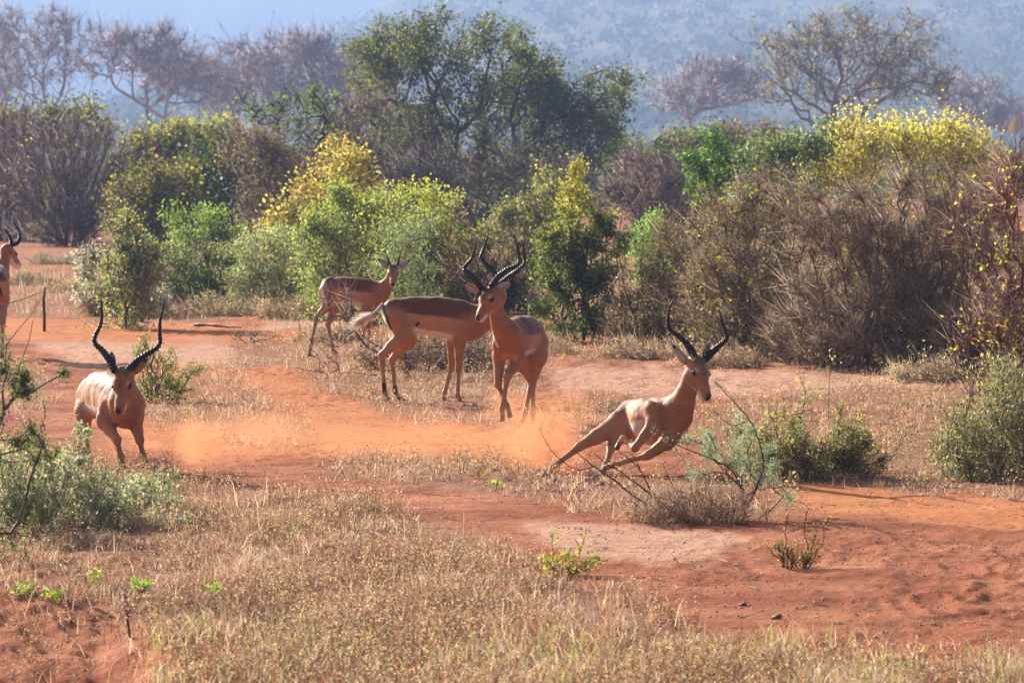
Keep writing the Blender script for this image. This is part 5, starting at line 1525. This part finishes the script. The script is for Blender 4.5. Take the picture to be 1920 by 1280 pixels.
    curved('dead_branches', 'thin curved dead branches reaching left in front of the turning antelope', 'branches', (1290, 978), 23.0,
           [([(1290, 978), (1240, 958), (1200, 938), (1175, 920), (1157, 903), (1133, 887), (1110, 872), (1075, 842)], .009, .0028),
            ([(1112, 874), (1090, 882), (1072, 877), (1053, 863), (1035, 847), (1022, 825), (1011, 802)], .0035, .0014),
            ([(1285, 972), (1250, 945), (1212, 920), (1192, 905), (1175, 893), (1155, 878), (1137, 870), (1115, 850)], .008, .0022),
            ([(1282, 975), (1245, 945), (1218, 918), (1207, 892), (1197, 875), (1175, 857), (1142, 830)], .007, .0018),
            ([(1157, 880), (1146, 868), (1128, 855)], .003, .0014), ([(1200, 878), (1190, 858), (1180, 845)], .003, .0012),
            ([(1290, 975), (1268, 920), (1250, 890), (1243, 868)], .005, .0014), ([(1133, 887), (1110, 893), (1085, 888)], .0025, .0012), ([(1240, 958), (1205, 965), (1180, 950)], .004, .0015),
            ([(1400, 955), (1436, 870), (1413, 793), (1380, 757), (1340, 715)], .006, .0026), ([(1400, 950), (1376, 878), (1310, 850), (1262, 832), (1227, 808)], .006, .0020),
            ([(1400, 790), (1372, 800), (1350, 782)], .003, .0014)], (0.085, 0.035, 0.03))
    plant('dry_bush', 'low brown dry bush at foot of the feathery seedling', 'bush', (1300, 978), [(1290, 935, 70, 30), (1380, 945, 60, 26), (1220, 950, 60, 22)], rd=.25, nt=200, bf=.9, nbase=14, base_r=.25, ntwig=3500, twig_len=.09, twig_r=.0014, bark=(0.20, 0.11, 0.07), tipcol=(0.36, 0.22, 0.14), tip_r=.0016, rmax=.004,
          nleaf=4500, leaf=(.012, .006), sig=.03, cols=((0.40, 0.26, 0.16), (0.28, 0.16, 0.10), (0.22, 0.2, 0.09)))
    plant('low_shrub', 'low olive shrub behind the feathery seedling', 'shrub', (1500, 890), [(1430, 815, 70, 38), (1540, 815, 85, 38), (1620, 845, 55, 34), (1480, 855, 130, 30)], rd=.45, nt=380, bf=.85, nbase=10, base_r=.3, ntwig=5000, twig_len=.10, twig_r=.0018, bark=(0.13, 0.07, 0.05), tipcol=(0.24, 0.14, 0.09), tip_r=.002, rmax=.008,
          nleaf=15000, leaf=(.022, .013), sig=.03, cols=((0.17, 0.18, 0.06), (0.23, 0.23, 0.08), (0.11, 0.11, 0.04), (0.20, 0.13, 0.07)), topcol=(0.30, 0.31, 0.11), toph=.75, clusters=110,
          pts=[(1562, 672, 0), (1500, 705, 0), (1470, 762, 0), (1610, 770, 0), (1690, 815, .1), (1710, 800, .1), (1530, 730, 0), (1440, 750, .1)])
    plant('low_shrub', 'wide grey green shrub of narrow hanging leaves at the right edge', 'shrub', (1860, 893), [(1850, 765, 80, 55), (1905, 715, 60, 50), (1800, 825, 60, 48), (1900, 820, 90, 60), (1960, 760, 60, 70)], rd=.45, nt=420, bf=.85, nbase=10, base_r=.35, ntwig=2500, twig_len=.12, twig_r=.0018, bark=(0.16, 0.1, 0.07),
          tip_r=.002, rmax=.008, nleaf=17000, leaf=(.036, .0085), sig=.045, cols=((0.19, 0.21, 0.09), (0.27, 0.28, 0.13), (0.10, 0.12, 0.045), (0.30, 0.24, 0.13)), droop=.35, clusters=140, mincol=.45)
    # middle distance brush
    plant('dead_brush', 'heap of bare dead thorn branches in front of the young antelope', 'brush', (768, 702), [(660, 640, 90, 30), (740, 640, 80, 45), (820, 650, 80, 35), (640, 570, 60, 40), (880, 655, 60, 25)], rd=.6, nt=120, bf=.35, nbase=4, base_r=.15, wob=.12, ntwig=900, twig_len=.2, twig_r=.002,
          bark=(0.15, 0.075, 0.055), tipcol=(0.28, 0.16, 0.12), tip_r=.003, rmax=.014, clusters=60, pts=[(560, 605, -.1), (556, 690, -.3), (600, 500, 0), (640, 470, .1), (700, 430, .1), (680, 500, 0), (580, 655, -.3), (620, 545, 0), (600, 690, -.5)], nleaf=300, leaf=(.012, .008), sig=.03, cols=BROWNL, skirt=0.1)
    plant('dry_bush', 'brown dry undergrowth below the belly of standing antelope', 'bush', (830, 690), [(780, 650, 60, 32), (850, 655, 60, 30), (900, 660, 50, 28), (720, 660, 60, 26)], rd=.4, nt=260, bf=.9, nbase=14, base_r=.5, ntwig=6000, twig_len=.14, twig_r=.0024, bark=(0.17, 0.1, 0.065), tipcol=(0.36, 0.23, 0.14), tip_r=.0022, rmax=.006,
          nleaf=5000, leaf=(.02, .012), sig=.05, cols=((0.30, 0.2, 0.12), (0.16, 0.14, 0.06), (0.4, 0.29, 0.17)))
    plant('stem_shrub', 'thin shrub of reddish bare stems behind the standing antelope', 'shrub', (850, 636), [(830, 450, 60, 50), (880, 500, 50, 50)], rd=.35, nt=60, bf=.3, nbase=1, wob=.1, ntwig=350, twig_len=.22, twig_r=.0028, bark=(0.19, 0.085, 0.065), tip_r=.0042, rmax=.018, clusters=30,
          pts=[(800, 410, 0), (835, 385, 0), (872, 420, 0), (775, 440, 0), (905, 470, 0), (862, 372, 0), (755, 480, 0)], skirt=0)
    plant('bare_sapling', 'pale bare sapling with forked twigs above the thin mixed scrub', 'sapling', (1200, 600), [(1180, 385, 40, 35), (1225, 360, 35, 35)], D=56, rd=.3, nt=36, bf=.4, wob=.06, ntwig=160, twig_len=.22, twig_r=.0026, bark=(0.24, 0.16, 0.13), tip_r=.003, rmax=.009, clusters=20, skirt=0)
    plant('dry_bush', 'rusty dry bush at the left end of the green row', 'bush', (215, 592), [(215, 560, 28, 32), (180, 570, 30, 22), (250, 575, 30, 22)], rd=.3, nt=140, bf=.9, nbase=9, base_r=.3, ntwig=3000, twig_len=.14, twig_r=.0028, bark=(0.2, 0.1, 0.06), tipcol=(0.40, 0.22, 0.13), tip_r=.0025, rmax=.006,
          nleaf=1500, leaf=(.02, .012), sig=.05, cols=((0.34, 0.2, 0.11), (0.24, 0.2, 0.09)))
    plant('dead_twigs', 'small tangle of dead twigs lying on the bare earth', 'twigs', (470, 645), [(465, 630, 35, 10), (490, 638, 35, 8)], rd=.25, nt=40, bf=.4, wob=.15, ntwig=80, twig_len=.1, twig_r=.003, bark=(0.13, 0.07, 0.048), tip_r=.004, rmax=.01, skirt=0)
    plant('bare_branch', 'pale bare branches poking out of the big thorn bush', 'branch', (1560, 680), [(1640, 370, 40, 30), (1610, 420, 50, 40)], D=42.5, rd=.2, nt=26, bf=.5, wob=.05, ntwig=60, twig_len=.2, twig_r=.003, bark=(0.40, 0.31, 0.27), tip_r=.0028, rmax=.006, skirt=0)
    kw2 = dict(bf=.95, nbase=12, base_r=.45, bark=(0.2, 0.12, 0.08), tip_r=.0022, rmax=.006, ntwig=3500, twig_len=.12, twig_r=.0024, tipcol=(0.42, 0.29, 0.18), nleaf=3500, leaf=(.022, .010), sig=.05, rd=.4, nt=150)
    for x, y, w_, h_, l, cc in [(60, 535, 42, 16, 'small dry scrub right of the stake behind the partly cut off antelope', ((0.34, 0.24, 0.14), (0.2, 0.19, 0.09))),
                                (140, 548, 44, 18, 'low dry scrub between the stake and the silvery shrub', ((0.36, 0.27, 0.15), (0.24, 0.22, 0.1))),
                                (110, 495, 60, 14, 'strip of dry scrub below the tall brown fan shaped bush', ((0.3, 0.24, 0.12), (0.18, 0.18, 0.08))),
                                (430, 592, 90, 28, 'tawny dry undergrowth at the foot of the dark centred bush', ((0.34, 0.25, 0.13), (0.2, 0.2, 0.08))),
                                (560, 598, 80, 26, 'tawny dry undergrowth left of the young antelope', ((0.36, 0.26, 0.14), (0.22, 0.24, 0.10))),
                                (1010, 665, 60, 26, 'dry undergrowth at left foot of the dense dark shrub', ((0.36, 0.25, 0.14), (0.2, 0.17, 0.07))),
                                (1200, 672, 80, 24, 'dry undergrowth at right foot of the dense dark shrub', ((0.38, 0.27, 0.16), (0.24, 0.18, 0.09))),
                                (1350, 685, 80, 22, 'dry undergrowth in front of the left thorn bush', ((0.34, 0.23, 0.13), (0.2, 0.14, 0.07))),
                                (1740, 715, 70, 30, 'dry undergrowth under the brown thorn bush by right edge', ((0.40, 0.29, 0.16), (0.25, 0.24, 0.1))),
                                (620, 640, 60, 18, 'low dry undergrowth under the rump of the young antelope', ((0.38, 0.27, 0.16),))]:
        plant('dry_bush', l, 'undergrowth', (x, y), [(x, y - h_ * .8, w_, h_), (x + w_ * .5, y - h_ * .5, w_ * .6, h_ * .7), (x - w_ * .5, y - h_ * .5, w_ * .6, h_ * .7)], cols=cc, **kw2)

# ================================================================ dust
def dust_mat():
    m, t, out = new_mat('dust')
    tc = N(t, 'ShaderNodeTexCoord')
    ln = N(t, 'ShaderNodeVectorMath', operation='LENGTH')
    f = N(t, 'ShaderNodeMapRange', interpolation_type='SMOOTHSTEP'); f.inputs['From Min'].default_value = 1.0; f.inputs['From Max'].default_value = 0.15
    gm = N(t, 'ShaderNodeNewGeometry')
    nz = N(t, 'ShaderNodeTexNoise', Scale=4.5, Detail=6.0, Roughness=0.68)
    nr = N(t, 'ShaderNodeMapRange'); nr.inputs['From Min'].default_value = 0.40; nr.inputs['From Max'].default_value = 0.66
    mu = N(t, 'ShaderNodeMath', operation='MULTIPLY')
    oi = N(t, 'ShaderNodeObjectInfo')
    m2 = N(t, 'ShaderNodeMath', operation='MULTIPLY')
    sp = N(t, 'ShaderNodeSeparateColor')
    v = N(t, 'ShaderNodeVolumePrincipled')
    v.inputs['Color'].default_value = (0.92, 0.44, 0.23, 1)
    v.inputs['Anisotropy'].default_value = 0.35
    t.links.new(tc.outputs['Object'], ln.inputs[0]); t.links.new(ln.outputs['Value'], f.inputs[0])
    t.links.new(gm.outputs['Position'], nz.inputs['Vector']); t.links.new(nz.outputs[0], nr.inputs[0])
    ma = N(t, 'ShaderNodeMath', operation='MULTIPLY_ADD'); ma.inputs[1].default_value = 1.1; ma.inputs[2].default_value = -0.5
    sm = N(t, 'ShaderNodeMath', operation='ADD'); cl = N(t, 'ShaderNodeClamp')
    t.links.new(nr.outputs[0], ma.inputs[0])
    t.links.new(ma.outputs[0], sm.inputs[0]); t.links.new(f.outputs[0], sm.inputs[1]); t.links.new(sm.outputs[0], cl.inputs[0])
    t.links.new(f.outputs[0], mu.inputs[0]); t.links.new(cl.outputs[0], mu.inputs[1])
    t.links.new(oi.outputs['Color'], sp.inputs[0])
    t.links.new(mu.outputs[0], m2.inputs[0]); t.links.new(sp.outputs[0], m2.inputs[1])
    sc_ = N(t, 'ShaderNodeMath', operation='MULTIPLY'); sc_.inputs[1].default_value = 4.2
    t.links.new(m2.outputs[0], sc_.inputs[0])
    t.links.new(sc_.outputs[0], v.inputs['Density']); t.links.new(v.outputs[0], out.inputs['Volume'])
    return m
def dust():
    M = dust_mat()
    for px, py, D, rx, ry, rd, dens, l in [
        (372, 835, 26.8, 105, 78, .38, .95, 'orange dust puff hanging just right of the left running antelope'),
        (500, 810, 28.2, 190, 75, .7, .20, 'thin orange dust drifting away from the left running antelope'),
        (230, 840, 27.2, 110, 70, .5, .20, 'thin dust under the belly of the left running antelope'),
        (1005, 825, 26.9, 140, 100, .5, .60, 'orange dust thrown up by the hind leg of the turning antelope'),
        (1075, 775, 27.6, 110, 85, .5, .16, 'faint dust rising behind the hind leg of the turning antelope'),
        (850, 825, 27.8, 230, 70, .7, .20, 'low orange dust trailing along the track'),
        (670, 830, 28.0, 210, 65, .7, .15, 'faint dust over the middle of the track'),
        (970, 770, 31.9, 140, 70, .5, .26, 'dust around the hooves of the walking antelope'),
        (1045, 670, 33.6, 75, 60, .5, .10, 'small orange dust puff behind the rump of the walking antelope')]:
        c = P(px, py, D); s = D / FPX
        V, F = ball(np.zeros(3), np.eye(3), 10)
        o = mesh_np('dust_cloud', V, F, M, smooth=True, loc=tuple(c))
        o.scale = (rx * s, rd, ry * s)
        o.color = (dens, 0, 0, 1)
        tag(o, l, 'dust', 'dust kicked up by the antelopes')
        o['kind'] = 'stuff'

plants_far()
plants_mid()
print('plants', NT, round(time.time() - T0, 1))
herd()
plants_near()
small_things()
grasses()
dust()
print('tris', sum(len(o.data.loops) - 2 * len(o.data.polygons) for o in bpy.data.objects if o.type == 'MESH'), NT, round(time.time() - T0, 1))
